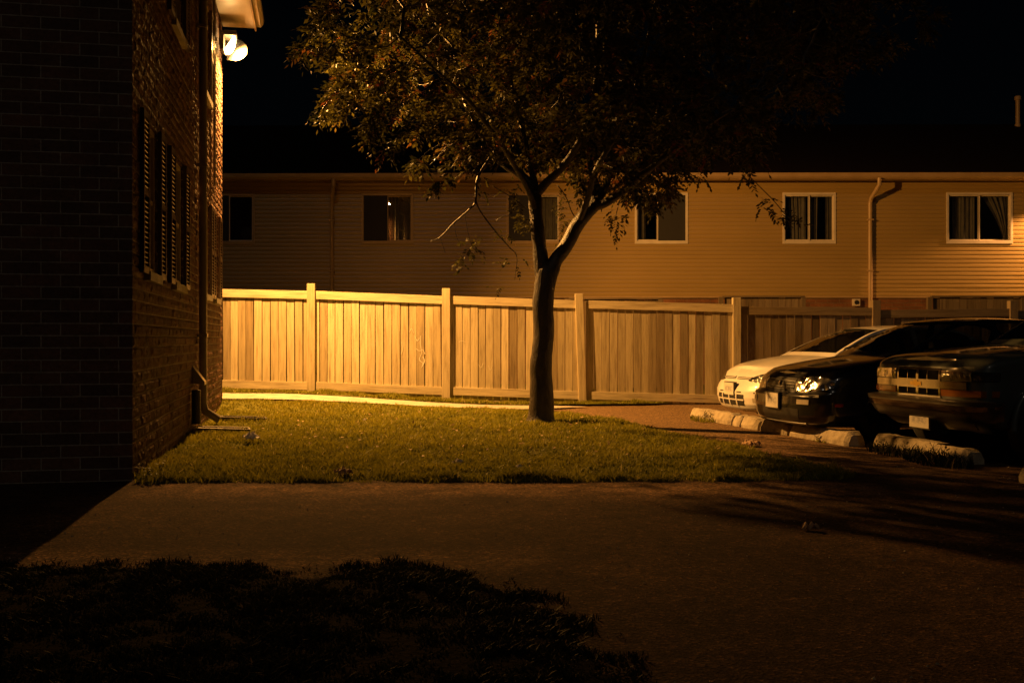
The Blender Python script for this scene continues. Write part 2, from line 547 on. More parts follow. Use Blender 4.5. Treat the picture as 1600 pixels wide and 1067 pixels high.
def tag(o, label=None, cat=None, group=None, kind=None):
    if label:
        o['label'] = label
    if cat:
        o['category'] = cat
    if group:
        o['group'] = group
    if kind:
        o['kind'] = kind
    return o


def empty(name, loc=(0, 0, 0), rz=0.0, label=None, cat=None, group=None, parent=None):
    o = bpy.data.objects.new(name, None)
    COL.objects.link(o)
    o.location = loc
    o.rotation_euler = (0, 0, rz)
    o.empty_display_size = 0.2
    tag(o, label, cat, group)
    if parent is not None:
        o.parent = parent
    return o


def copy_tree(o, parent=None):
    c = o.copy()
    COL.objects.link(c)
    c.parent = parent
    for ch in list(o.children):
        copy_tree(ch, c)
    return c


def catmull(pts, n=6):
    P = [Vector(p) for p in pts]
    P = [P[0] * 2 - P[1]] + P + [P[-1] * 2 - P[-2]]
    out = []
    for i in range(1, len(P) - 2):
        for k in range(n):
            t = k / n
            a, b, c, d = P[i - 1], P[i], P[i + 1], P[i + 2]
            out.append(0.5 * ((2 * b) + (c - a) * t + (2 * a - 5 * b + 4 * c - d) * t * t + (3 * b - a - 3 * c + d) * t ** 3))
    out.append(P[-2])
    return out


def sm(t):
    t = np.clip(t, 0, 1)
    return t * t * (3 - 2 * t)


# ------------------------------------------------------------------ terrain
def gz(x, y):
    """ground height: the lot is flat, the lawn climbs gently to the back left"""
    x = np.asarray(x, dtype=float)
    y = np.asarray(y, dtype=float)
    return 0.21 * sm((-x + 0.2) / 4.6) * sm((y - 15.3) / 2.9)


def grid_mesh(name, xs, ys, zf, mat, mask=None, attr=None):
    X, Y = np.meshgrid(xs, ys, indexing='ij')
    Z = zf(X, Y)
    nx, ny = X.shape
    co = np.stack([X, Y, Z], -1).reshape(-1, 3)
    I, J = np.meshgrid(np.arange(nx - 1), np.arange(ny - 1), indexing='ij')
    a = (I * ny + J).ravel()
    f = np.stack([a, a + ny, a + ny + 1, a + 1], -1)
    if mask is not None:
        cx = (X[:-1, :-1] + X[1:, 1:]) / 2
        cy = (Y[:-1, :-1] + Y[1:, 1:]) / 2
        f = f[mask(cx, cy).ravel()]
    me = bpy.data.meshes.new(name)
    me.from_pydata(co.tolist(), [], f.tolist())
    me.polygons.foreach_set('use_smooth', np.ones(len(me.polygons), dtype=bool))
    me.materials.append(mat)
    if attr is not None:
        at = me.attributes.new(attr[0], 'FLOAT', 'POINT')
        at.data.foreach_set('value', attr[1](X, Y).ravel().astype(np.float32))
    o = bpy.data.objects.new(name, me)
    COL.objects.link(o)
    tag(o, kind='structure')
    return o


def inpoly(x, y, poly):
    x = np.asarray(x)
    y = np.asarray(y)
    c = np.zeros(x.shape, dtype=bool)
    n = len(poly)
    for i in range(n):
        x0, y0 = poly[i]
        x1, y1 = poly[(i + 1) % n]
        with np.errstate(divide='ignore', invalid='ignore'):
            t = ((y0 > y) != (y1 > y)) & (x < (x1 - x0) * (y - y0) / (y1 - y0 + 1e-12) + x0)
        c ^= t
    return c


LAWN = [(-2.98, 8.36), (-2.2, 8.34), (-1.2, 8.4), (0.0, 8.38), (1.2, 8.42), (2.0, 8.46), (2.75, 8.55), (2.95, 8.8),
        (2.86, 9.4), (2.66, 10.4), (2.3, 12.0), (1.95, 13.3), (1.5, 14.8), (1.1, 16.0), (0.55, 16.75), (-0.6, 16.95), (-2.2, 17.1), (-5.0, 17.22),
        (-4.95, 17.0), (-3.2, 8.5)]


def polydist(x, y, poly):
    d = np.full(np.shape(x), 1e9)
    n = len(poly)
    for i in range(n):
        ax, ay = poly[i]
        bx, by = poly[(i + 1) % n]
        dx, dy = bx - ax, by - ay
        t = np.clip(((x - ax) * dx + (y - ay) * dy) / (dx * dx + dy * dy + 1e-9), 0, 1)
        d = np.minimum(d, np.hypot(x - ax - t * dx, y - ay - t * dy))
    return d


def lawn_h(x, y):
    d = polydist(x, y, LAWN)
    ins = inpoly(x, y, LAWN)
    dd = np.where(ins, d, -d)
    return gz(x, y) + np.clip(0.042 * sm((dd + 0.05) / 0.5) - 0.018, -0.018, 1) + 0.014 * np.sin(x * 2.1 + y) * np.sin(y * 1.7 - x * .6)


def dirt(X, Y):
    d = polydist(X, Y, LAWN)
    a = np.exp(-((Y - 8.05) / 0.42) ** 2) * ((X > -3) & (X < 3)) * 1.0
    p = ((X > 0.6) & (Y > 9.5)) * np.exp(-d / 1.2) * 1.0
    f = np.exp(-((Y - 5.45) / 0.2) ** 2) * (X < 0.1) * 0.8
    return np.clip(a + p + f, 0, 1)


xs = np.concatenate([np.linspace(-400, -14, 10), np.linspace(-13, 13, 105), np.linspace(14, 400, 10)])
ys = np.concatenate([np.linspace(-60, -2, 6), np.linspace(-1, 20, 106), np.linspace(22, 60, 8), np.linspace(80, 900, 6)])
GR = grid_mesh('ground', xs, ys, lambda x, y: gz(x, y) - 0.004, M['asphalt'], attr=('dirt', dirt))


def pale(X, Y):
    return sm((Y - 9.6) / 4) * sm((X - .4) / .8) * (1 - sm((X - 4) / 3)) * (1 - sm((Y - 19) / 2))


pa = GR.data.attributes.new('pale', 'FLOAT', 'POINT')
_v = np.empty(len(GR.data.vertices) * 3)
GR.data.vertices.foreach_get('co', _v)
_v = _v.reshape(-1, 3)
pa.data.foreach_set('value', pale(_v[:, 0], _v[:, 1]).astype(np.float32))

grid_mesh('lawn_soil', np.linspace(-5.3, 3.2, 110), np.linspace(8.1, 17.4, 120), lambda x, y: lawn_h(x, y) + 0.003, M['turf'],
          mask=lambda x, y: inpoly(x, y, LAWN))

# sidewalk slabs along the fence; it runs out into the lot on the right
WALK = [(-9, 17.3), (-5.0, 17.22), (-2.2, 17.1), (-0.6, 16.95), (0.35, 16.85), (1.3, 17.5), (0.4, 17.85), (-1.6, 17.84), (-5.0, 17.98), (-9, 18.05)]
grid_mesh('sidewalk', np.linspace(-9, 1.5, 170), np.linspace(16.7, 18.2, 46), lambda x, y: gz(x, y) + 0.022, M['concrete'], mask=lambda x, y: inpoly(x, y, WALK))
VERGE = [(-9, 18.0), (-5.0, 17.94), (-1.6, 17.8), (0.4, 17.82), (1.4, 17.95), (2.4, 18.1), (3.0, 18.5), (-9, 18.6)]
grid_mesh('verge_soil', np.linspace(-9, 3.2, 100), np.linspace(17.7, 18.7, 20), lambda x, y: gz(x, y) + 0.034, M['turf'], mask=lambda x, y: inpoly(x, y, VERGE))
grid_mesh('back_yard', np.linspace(-16, 26, 40), np.linspace(18.62, 26.2, 12), lambda x, y: gz(x, 18.0) + 0.02, M['turf'])
BED = [(-4.2, 5.0), (-3.2, 5.18), (-2.0, 5.28), (-1.55, 5.32), (-1.0, 5.12), (-0.6, 5.28), (-0.3, 5.2), (0.0, 4.75), (0.18, 4.35), (0.27, 3.95), (0.38, 3.5), (0.42, 2.9), (0.3, 2.2), (-4.2, 2.0)]


def bed_h(x, y):
    dd = np.where(inpoly(x, y, BED), polydist(x, y, BED), -polydist(x, y, BED))
    return -0.01 + 0.05 * sm((dd + 0.08) / 0.5) + 0.012 * np.sin(5 * x + 2 * y) * np.sin(4 * y - x)


def ragged(x, y):
    f = np.array([mnoise.noise(Vector((a * 2.2, b * 2.2, 9.0))) * .16 + mnoise.noise(Vector((a * 9, b * 9, 4.0))) * .07 for a, b in zip(np.ravel(x), np.ravel(y))]).reshape(np.shape(x))
    d = np.where(inpoly(x, y, BED), polydist(x, y, BED), -polydist(x, y, BED))
    return d + f > 0.02


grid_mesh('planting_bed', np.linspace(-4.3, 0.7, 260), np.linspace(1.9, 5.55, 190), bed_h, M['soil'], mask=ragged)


# ------------------------------------------------------------------ grass
def blades(name, mat, P, H, lean=0.5, width=0.004, straw=0.02, kind='stuff', tone=None):
    n = len(P)
    ang = rng.random(n) * 2 * PI
    la = rng.random(n) * 2 * PI
    ll = (rng.random(n) ** 1.2) * lean * H
    w = width * (0.7 + 0.7 * rng.random(n))
    dx, dy = np.cos(ang) * w, np.sin(ang) * w
    lx, ly = np.cos(la) * ll, np.sin(la) * ll
    V = np.empty((n, 5, 3))
    V[:, 0] = P + np.stack([-dx, -dy, 0 * dx], -1)
    V[:, 1] = P + np.stack([dx, dy, 0 * dx], -1)
    mid = P + np.stack([lx * 0.35, ly * 0.35, H * 0.55], -1)
    V[:, 2] = mid + np.stack([dx * .8, dy * .8, 0 * dx], -1)
    V[:, 3] = mid + np.stack([-dx * .8, -dy * .8, 0 * dx], -1)
    V[:, 4] = P + np.stack([lx, ly, H * 0.96], -1)
    co = V.reshape(-1, 3)
    base = np.arange(n) * 5
    me = bpy.data.meshes.new(name)
    me.vertices.add(len(co))
    me.vertices.foreach_set('co', co.ravel())
    loops = np.stack([base, base + 1, base + 2, base + 3, base + 3, base + 2, base + 4], -1).ravel()
    me.loops.add(len(loops))
    me.loops.foreach_set('vertex_index', loops.astype(np.int32))
    me.polygons.add(2 * n)
    st = np.stack([np.arange(n) * 7, np.arange(n) * 7 + 4], -1).ravel()
    me.polygons.foreach_set('loop_start', st.astype(np.int32))
    tint = rng.random(n) * 0.75
    if tone is not None:
        tint = np.clip(tint * 0.55 + 0.25 + tone * 0.5, 0, 0.78)
    tint[rng.random(n) < straw] = 1.0
    at = me.attributes.new('tint', 'FLOAT', 'POINT')
    at.data.foreach_set('value', np.repeat(tint, 5).astype(np.float32))
    me.materials.append(mat)
    me.update()
    me.validate()
    o = bpy.data.objects.new(name, me)
    COL.objects.link(o)
    if kind:
        o['kind'] = kind
    return o


def scatter(poly, n, near_bias=None):
    px = [p[0] for p in poly]
    py = [p[1] for p in poly]
    x = rng.uniform(min(px), max(px), n)
    y = rng.uniform(min(py), max(py), n)
    k = inpoly(x, y, poly)
    return x[k], y[k]


def clump_noise(x, y, s):
    return np.array([mnoise.noise(Vector((a * s, b * s, 3.1))) for a, b in zip(x, y)])


LX = [(p[0] + (.12 if p[0] > 0 else 0), p[1] - (.13 if p[1] < 9 else 0)) for p in LAWN]
x, y = scatter(LX, 240000)
d = np.where(inpoly(x, y, LAWN), polydist(x, y, LAWN), -polydist(x, y, LAWN))
k = d + .09 * clump_noise(x, y, 4.0) + .06 * clump_noise(x, y, 13.0) - .01 > 0
x, y, d = x[k], y[k], np.abs(d[k])
k = rng.random(len(x)) < np.clip(9.5 / y, 0.45, 1) ** 1.3
x, y, d = x[k], y[k], d[k]
cn = clump_noise(x, y, 1.3)
cn2 = clump_noise(x, y, 5.0)
cn3 = clump_noise(x + 31, y, 11.0)
k = rng.random(len(x)) < np.clip(0.95 + 0.9 * cn + 0.9 * cn2 + .5 * cn3, 0.12, 1)
x, y, d, cn, cn2, cn3 = x[k], y[k], d[k], cn[k], cn2[k], cn3[k]
H = (0.028 + 0.028 * rng.random(len(x))) * np.clip(1 + 0.7 * cn + 0.9 * cn2 + .6 * cn3, .35, 2.2) + 0.025 * np.exp(-d / 0.06) * rng.random(len(x))
P = np.stack([x, y, lawn_h(x, y)], -1)
blades('lawn_grass', M['grass'], P, H, 1.5, 0.0052, 0.018, tone=cn + .8 * cn2)
# taller fringe hanging over the pavement edge
n = 14000
e = rng.random(n)
x = -3.0 + e * 5.9
y = 8.42 + 0.05 * np.sin(x * 9) * rng.random(n) + rng.random(n) * 0.1 + np.interp(x, [-3, -1.2, 2, 2.9], [-.02, .0, .06, .25])
cn = clump_noise(x, y, 3.0)
k = rng.random(n) < 0.3 + 1.4 * cn
x, y, cn = x[k], y[k], cn[k]
blades('edge_grass', M['grass'], np.stack([x, y, lawn_h(x, y)], -1), (0.03 + 0.04 * rng.random(len(x))) * (1 + 1.2 * cn), 1.4, 0.0045, 0.02)
# verge grass and tufts at the foot of the fence
x, y = scatter(VERGE, 60000)
cn = clump_noise(x, y, 2.5)
k = rng.random(len(x)) < np.clip(0.6 + cn * 1.2, 0.05, 1)
x, y, cn = x[k], y[k], cn[k]
blades('verge_grass', M['grass'], np.stack([x, y, gz(x, y) + 0.03], -1), (0.02 + 0.04 * rng.random(len(x))) * np.clip(1 + 1.6 * cn, .4, 3), 1.2, 0.005, 0.05)
# planting bed: dark tufts along its far edge, scattered dead stalks
BEDX = [(-4.3, 5.2), (-3.2, 5.4), (-2.0, 5.5), (-1.0, 5.42), (-0.5, 5.5), (-0.1, 5.35), (0.25, 4.85), (0.42, 4.35), (0.5, 3.9), (0.6, 3.4), (0.6, 3.2), (-4.3, 3.2)]
x, y = scatter(BEDX, 300000)
d = np.where(inpoly(x, y, BED), polydist(x, y, BED), -polydist(x, y, BED))
cn = clump_noise(x, y, 1.6)
cn2 = clump_noise(x, y, 5.5)
cn3 = clump_noise(x, y + 20, 14.0)
pr = sm((d + .14 + .5 * cn2 * .3) / .22) * np.clip(.5 + .8 * cn + .8 * cn2 + .5 * cn3, .06, 1)
k = rng.random(len(x)) < pr * .75
x, y, d, cn, cn2, cn3 = x[k], y[k], d[k], cn[k], cn2[k], cn3[k]
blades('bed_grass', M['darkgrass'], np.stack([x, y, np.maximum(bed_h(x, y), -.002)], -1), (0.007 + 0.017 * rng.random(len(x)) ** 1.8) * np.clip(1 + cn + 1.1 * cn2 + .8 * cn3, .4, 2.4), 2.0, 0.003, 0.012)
# grit and crumbs of dirt washed over the paving
n = 2600
gx = rng.uniform(-2.9, 4.6, n)
gy = 3.4 + 8.2 * rng.random(n) ** 1.3
k = ~inpoly(gx, gy, LAWN) & ~inpoly(gx, gy, BED)
k &= (clump_noise(gx, gy, .9) > -.12) | (rng.random(n) < .15)
mbg = MB()
for a, b in zip(gx[k], gy[k]):
    r_ = .0022 + .006 * rng.random() ** 4
    q_ = [Vector((a + r_ * rng.normal() * .4 + r_ * math.cos(t), b + r_ * math.sin(t), 0.0)) for t in (0, 1.7, 3.3, 4.9)] + [Vector((a, b, r_ * (.6 + .8 * rng.random())))]
    mbg.add(q_, [(0, 1, 4), (1, 2, 4), (2, 3, 4), (3, 0, 4)])
tag(mbg.build('grit', M['block']), kind='stuff')


# ------------------------------------------------------------------ brick building (left)
A = np.array([-3.15, 8.5])
SD = np.array([-0.1917, 0.9814])       # along the side wall, away from the camera
ND = np.array([0.9814, 0.1917])        # out of the side wall
LEN = 8.66
BANG = math.atan2(SD[1], SD[0]) - PI / 2
EAVE = 6.40
# local frame: +y along side wall (SD), +x out of the wall (ND); origin at corner A
bld = empty('brick_building', (A[0], A[1], 0), BANG, 'dark brick two storey building with shuttered side windows and a lit eave', 'building')
WIN = [(0.70, 1.36, 1.78, 3.14, .33), (2.5, 3.35, 1.78, 3.14, .36), (5.55, 6.45, 1.8, 3.08, .33), (7.2, 7.85, 1.8, 3.08, .33),
       (0.70, 1.36, 4.6, 5.9, .33), (2.5, 3.35, 4.6, 5.9, .36), (5.55, 6.45, 4.6, 5.9, .33)]


def wall_with_holes(mb, y0, y1, z0, z1, holes, depth=0.1):
    """vertical wall in the plane x=0 with rectangular openings (y0,y1,z0,z1) and reveals"""
    yc = sorted(set([y0, y1] + [h[0] for h in holes] + [h[1] for h in holes]))
    zc = sorted(set([z0, z1] + [h[2] for h in holes] + [h[3] for h in holes]))
    for i in range(len(yc) - 1 if y1 > y0 else 0):
        for j in range(len(zc) - 1):
            ym, zm = (yc[i] + yc[i + 1]) / 2, (zc[j] + zc[j + 1]) / 2
            if any(h[0] < ym < h[1] and h[2] < zm < h[3] for h in holes):
                continue
            q = [(0, yc[i], zc[j]), (0, yc[i + 1], zc[j]), (0, yc[i + 1], zc[j + 1]), (0, yc[i], zc[j + 1])]
            mb.add(q, [(0, 1, 2, 3)], uv=[(p[1], p[2]) for p in q])
    for h in holes:
        a, b, c, d_ = h[:4]
        for q in ([(0, a, c), (0, a, d_), (-depth, a, d_), (-depth, a, c)], [(0, b, d_), (0, b, c), (-depth, b, c), (-depth, b, d_)],
                  [(0, a, d_), (0, b, d_), (-depth, b, d_), (-depth, a, d_)], [(0, b, c), (0, a, c), (-depth, a, c), (-depth, b, c)]):
            mb.add(q, [(0, 1, 2, 3)], uv=[(p[1] + p[0], p[2]) for p in q])


mb = MB()


def rough_wall(mb, y1, z0, z1, holes, step=0.024):
    # split-face brick modelled as real relief, so the lamp rakes it
    hy = [h[0] for h in holes] + [h[1] for h in holes]
    hz = [h[2] for h in holes] + [h[3] for h in holes]

    def axis(a, b, cuts):
        cs = sorted(set([a, b] + [c for c in cuts if a < c < b]))
        out = []
        for p, q in zip(cs, cs[1:]):
            n = max(1, int(round((q - p) / step)))
            out += list(np.linspace(p, q, n + 1)[:-1])
        return np.array(out + [b])
    ya, za = axis(0, y1, hy), axis(z0, z1, hz)
    Y, Z = np.meshgrid(ya, za, indexing='ij')
    row = np.floor(Z / .1)
    u = (Y + np.where(row % 2 == 0, .15, 0)) / .3
    bi = np.floor(u)
    fu, fv = (u - bi) * .3, Z - row * .1
    e = np.minimum(np.minimum(fu, .3 - fu), np.minimum(fv, .1 - fv))
    face = sm((e - .004) / .018)
    rnd = np.modf(np.abs(np.sin(bi * 127.1 + row * 311.7) * 43758.5453))[0]
    fl = np.array([mnoise.noise(Vector((a * 11, b * 16, 1.5))) + .6 * mnoise.noise(Vector((a * 34, b * 34, 7.5))) for a, b in zip(Y.ravel(), Z.ravel())]).reshape(Y.shape)
    X = -.012 + face * (.008 + .008 * rnd + .011 * fl)
    X[(Y < .001)] = 0
    ny, nz = X.shape
    co = np.stack([X, Y, Z], -1).reshape(-1, 3)
    fs = []
    for i in range(ny - 1):
        ym = (ya[i] + ya[i + 1]) / 2
        hs = [h for h in holes if h[0] < ym < h[1]]
        for j in range(nz - 1):
            zm = (za[j] + za[j + 1]) / 2
            if any(h[2] < zm < h[3] for h in hs):
                continue
            a = i * nz + j
            fs.append((a, a + nz, a + nz + 1, a + 1))
    mb.add(co.tolist(), fs, uv=co[:, 1:].tolist())


wall_with_holes(mb, 0, 0, 0, 0, WIN)
rough_wall(mb, LEN, -0.1, EAVE, WIN)
for q, u in (([(-9, 0, -.1), (0, 0, -.1), (0, 0, EAVE), (-9, 0, EAVE)], 0), ([(0, LEN, -.1), (-9, LEN, -.1), (-9, LEN, EAVE), (0, LEN, EAVE)], 0),
             ([(-9, LEN, -.1), (-9, 0, -.1), (-9, 0, EAVE), (-9, LEN, EAVE)], 1)):
    mb.add(q, [(0, 1, 2, 3)], uv=[((p[0] if not u else p[1]) + 0.11, p[2]) for p in q])
# gables
for yy, o in ((0.0, 1), (LEN, -1)):
    q = [(-9, yy, EAVE), (0, yy, EAVE), (-4.5, yy, EAVE + 1.9)]
    mb.add(q if o == 1 else q[::-1], [(0, 1, 2)], uv=[(p[0], p[2]) for p in q])
mb.build('brick_wall', M['brick'], bld)

mb = MB()
rs = 1.9 / 4.5
for sgn in (1, -1):
    x0 = 0.6 if sgn == 1 else -9.6
    zz = EAVE + 0.1 - 0.66 * rs + 0.18
    mb.add([(x0, -.4, zz), (x0, LEN + .12, zz), (-4.5, LEN + .12, EAVE + 1.9 + .18), (-4.5, -.4, EAVE + 1.9 + .18)], [(0, 1, 2, 3)] if sgn == 1 else [(3, 2, 1, 0)])
mb.build('roof', M['shingle'], bld)
mb = MB()
mb.box((0.004, -.35, EAVE - 0.02), (0.52, LEN + .1, EAVE))
mb.build('soffit', M['whitetrim'], bld)
mb = MB()
mb.box((0.523, -.38, EAVE - 0.06), (0.55, LEN + .13, EAVE + 0.16))
mb.build('fascia', M['trim'], bld)
mb = MB()
prof = [(0.555, .14), (0.555, 0.02), (0.62, 0.02), (0.665, 0.07), (0.675, 0.14), (0.66, .14), (0.65, 0.075), (0.615, 0.034), (.565, .034), (.565, .14)]
ya, yb = -.38, LEN + .1
vs = [(p[0], ya, EAVE - 0.02 + p[1]) for p in prof] + [(p[0], yb, EAVE - 0.02 + p[1]) for p in prof]
np_ = len(prof)
fs = [(i, (i + 1) % np_, np_ + (i + 1) % np_, np_ + i) for i in range(np_)] + [tuple(range(np_))[::-1], tuple(range(np_, 2 * np_))]
mb.add(vs, fs)
mb.build('gutter', M['whitetrim'], bld)
for yy in (1.2, 3.6, 6.6):
    mb = MB()
    mb.box((0.2, yy, EAVE - 0.034), (0.44, yy + 0.36, EAVE - 0.0225))
    for i in range(8):
        mb.box((0.215 + i * 0.027, yy + .02, EAVE - 0.041), (0.225 + i * 0.027, yy + .34, EAVE - 0.0345))
    mb.build('soffit_vent', M['darkmetal'], bld)


def make_bwindow(a, b, c, d_, sw):
    w = empty('window', (0, 0, 0), parent=bld)
    fw = 0.05
    mb = MB()
    X0, X1 = -0.075, -0.02
    mb.box((X0, a + .002, c + .002), (X1, a + fw, d_ - .002)).box((X0, b - fw, c + .002), (X1, b - .002, d_ - .002))
    mb.box((X0, a + fw, c + .002), (X1, b - fw, c + fw)).box((X0, a + fw, d_ - fw), (X1, b - fw, d_ - .002))
    mb.box((X0, a + fw, (c + d_) / 2 - .02), (X1 - .01, b - fw, (c + d_) / 2 + .02))
    mb.build('frame', M['whitetrim'], w)
    mb = MB().box((-0.06, a + fw, c + fw), (-0.052, b - fw, (c + d_) / 2 - .02)).box((-0.06, a + fw, (c + d_) / 2 + .02), (-0.052, b - fw, d_ - fw))
    mb.build('pane', M['glass'], w)
    mb = MB()
    ny = 40
    vs = []
    for i in range(ny + 1):
        yy = a + .01 + (b - a - .02) * i / ny
        xx = -0.14 + 0.015 * math.sin(i * 1.9)
        vs += [(xx, yy, c), (xx, yy, d_)]
    mb.add(vs, [(2 * i, 2 * i + 2, 2 * i + 3, 2 * i + 1) for i in range(ny)])
    mb.build('curtain', M['curtain'], w)
    mb = MB().box((-.02, a - .05, c - .085), (0.05, b + .05, c - .004))
    mb.build('sill', M['concrete'], w)
    for s0, s1 in ((a - .03 - sw, a - .03), (b + .03, b + .03 + sw)):
        mb = MB()
        mb.box((0.004, s0, c - .03), (0.042, s0 + .04, d_ + .03)).box((0.004, s1 - .04, c - .03), (0.042, s1, d_ + .03))
        for zz in (c - .03, (c + d_) / 2 - .03, d_ - .03):
            mb.box((0.004, s0 + .04, zz), (0.040, s1 - .04, zz + .06))
        ns = int((d_ - c) / 0.045)
        for i in range(ns):
            zz = c + .035 + (d_ - c - .075) * i / (ns - 1)
            if abs(zz - (c + d_) / 2) < .055:
                continue
            mb.add([(0.012, s0 + .04, zz + .018), (0.012, s1 - .04, zz + .018), (0.037, s1 - .04, zz - .014), (0.037, s0 + .04, zz - .014),
                    (0.006, s0 + .04, zz + .012), (0.006, s1 - .04, zz + .012), (0.031, s1 - .04, zz - .02), (0.031, s0 + .04, zz - .02)],
                   [(0, 3, 2, 1), (4, 5, 6, 7), (3, 7, 6, 2), (0, 1, 5, 4), (0, 4, 7, 3), (1, 2, 6, 5)])
        mb.build('shutter', M['shutter'], w)


for h in WIN:
    make_bwindow(*h)
# downspout with kick-out elbow
mb = MB()
mb.tube([(0.60, 4.87, EAVE + .0), (0.58, 4.87, EAVE - .12), (0.12, 4.87, EAVE - .42), (0.075, 4.87, EAVE - .55), (0.075, 4.87, 0.33), (0.10, 4.87, 0.24), (0.28, 4.87, 0.12)], 0.052, 10)
for zz in (1.2, 3.4, 5.2):
    mb.box((0.003, 4.80, zz), (0.132, 4.94, zz + .04))
mb.build('downspout', M['downspout'], bld, smooth=True, autosmooth=40)
mb = MB()
mb.tube([(0.035, 6.9, 3.45), (0.035, 6.9, EAVE - .03)], 0.022, 10)
mb.build('conduit', M['downspout'], bld, smooth=True, autosmooth=40)
# sloping dryer hood and the black drain pipe below it
mb = MB()
mb.add([(0.003, 4.3, .62), (0.003, 4.52, .62), (.003, 4.52, .84), (.003, 4.3, .84), (.15, 4.3, .60), (.15, 4.52, .60), (.15, 4.52, .64), (.15, 4.3, .64)],
       [(0, 4, 5, 1), (4, 7, 6, 5), (7, 3, 2, 6), (0, 3, 7, 4), (1, 5, 6, 2), (0, 1, 2, 3)])
mb.build('dryer_vent', M['downspout'], bld, bevel=0.006)
mb = MB()
pts = [(0.07, 4.1, .55 - i * .018) for i in range(24)]
mb.tube(pts, [0.058 if i % 2 else 0.05 for i in range(24)], 14)
mb.build('drain_pipe', M['blackplastic'], bld, smooth=True)


def BW(x, y):
    p = A + ND * x + SD * y
    return (p[0], p[1])


def splash_block(sx, sy, lab):
    wx, wy = BW(sx, sy)
    z = float(lawn_h(np.array([wx]), np.array([wy]))[0]) + 0.012
    mb = MB()
    L_, W0, W1, h = 0.62, 0.13, 0.17, 0.085
    out = [(0, -W0), (L_, -W1), (L_, W1), (0, W0)]
    inn = [(0.035, -W0 + .035), (L_ - .03, -W1 + .035), (L_ - .03, W1 - .035), (0.035, W0 - .035)]
    vs = [(p[0], p[1], 0) for p in out] + [(p[0], p[1], h - 0.03 * (p[0] > .3)) for p in out] + [(p[0], p[1], h - 0.03 * (p[0] > .3)) for p in inn] + [(p[0], p[1], .025) for p in inn]
    fs = [(3, 2, 1, 0)]
    for i in range(4):
        j = (i + 1) % 4
        fs += [(i, j, 4 + j, 4 + i), (4 + i, 4 + j, 8 + j, 8 + i), (8 + i, 8 + j, 12 + j, 12 + i)]
    fs.append((12, 13, 14, 15))
    mb.add(vs, fs)
    o = mb.build('splash_block', M['blackplastic'] if 0 else M['darkmetal'], bevel=0.006)
    o.location = (wx, wy, z)
    o.rotation_euler = (0, 0, BANG + 0.12)
    tag(o, lab, 'splash block', 'splash blocks beside the brick wall')


splash_block(0.10, 3.95, 'dark splash block under the black drain pipe, nearer of the two by the brick wall')
splash_block(0.22, 5.75, 'dark splash block past the pale downspout, farther of the two by the brick wall')

# ------------------------------------------------------------------ wall lamp (sodium wall pack)
LS = 8.3
lx, ly = BW(0, LS)
LZ = 5.97
lamp = empty('wall_lamp', (lx, ly, LZ), BANG, 'glowing orange sodium wall lamp under the eave at the brick corner', 'lamp')
mb = MB()
mb.box((0.003, -.16, -.13), (0.07, .16, .17))
mb.box((0.07, -.17, .10), (0.27, .17, .18))
mb.build('housing', M['darkmetal'], lamp, bevel=0.008)
sh_ = MB()  # added plate, shaped to block the beam and darken the left facade
ol = [(.09, -.215)] + [(.205 + .212 * math.cos(a), -.04 + .185 * math.sin(a)) for a in np.linspace(-1.45, 1.3, 14)] + [(.09, .095)]
k_ = len(ol)
sh_.add([(p[0], .176, p[1]) for p in ol] + [(p[0], .183, p[1]) for p in ol], [tuple(range(k_)), tuple(range(2 * k_ - 1, k_ - 1, -1))] + [(i, k_ + i, k_ + (i + 1) % k_, (i + 1) % k_) for i in range(k_)])
sh_.build('beam_blocker', M['blockertint'], lamp)
mb = MB()
vs, fs = [], []
nseg, ny = 8, 5
for j in range(ny):
    yy = -.145 + .29 * j / (ny - 1)
    for i in range(nseg + 1):
        t = i / nseg
        a = t * PI / 2
        k = 1 - .12 * (abs(2 * j / (ny - 1) - 1)) ** 3
        vs.append((0.075 + .17 * k * math.cos(a) ** .7 if i < nseg else 0.075, yy, .095 - 0.235 * math.sin(a) ** .9))
for j in range(ny - 1):
    for i in range(nseg):
        a = j * (nseg + 1) + i
        fs.append((a, a + 1, a + nseg + 2, a + nseg + 1))
fs.append(tuple(range(nseg + 1))[::-1])
fs.append(tuple(range((ny - 1) * (nseg + 1), ny * (nseg + 1))))
mb.add(vs, fs)
mb.build('lens', M['lamplens'], lamp, smooth=True, autosmooth=50)


def spot(name, loc, aim, power, color, size, blend, rad):
    l = bpy.data.lights.new(name, 'SPOT')
    l.energy = power
    l.color = color
    l.spot_size = math.radians(size)
    l.spot_blend = blend
    l.shadow_soft_size = rad
    o = bpy.data.objects.new(name, l)
    COL.objects.link(o)
    o.location = loc
    o.rotation_euler = Vector(aim).to_track_quat('-Z', 'Y').to_euler()
    return o


sx, sy = BW(0.25, LS)
SODIUM = (1.0, 0.44, 0.09)
spot('lamp_beam', (sx, sy, LZ - .04), (0.62, 0.15, -0.77), 9500, SODIUM, 179.9, 1.0, 0.04)

# ------------------------------------------------------------------ townhouse row behind the fence
RY = 26.3
RROT = -0.0075
row = empty('townhouse_row', (0, RY, 0), RROT, 'long beige sided townhouse row with dark roof behind the fence', 'building')
SZ0, SZ1 = 2.28, 5.22
CH = (SZ1 - SZ0) / 28
RX0, RX1 = -13.0, 21.0


def zc(k):
    return SZ0 + CH * k


# windows: x0, x1, course range
RW = [(-7.92, -6.64), (-3.85, -2.55), (-0.12, 1.23), (3.17, 4.49), (6.95, 8.27), (11.13, 12.78)]
KW0, KW1 = 13, 25
WZ0, WZ1 = zc(KW0), zc(KW1)
mb = MB()


def wav(x, k):
    return 0.0022 * mnoise.noise(Vector((x * 0.5, k * 7.3, 0))) + 0.0012 * mnoise.noise(Vector((x * 1.7, k * 3.3, 5)))


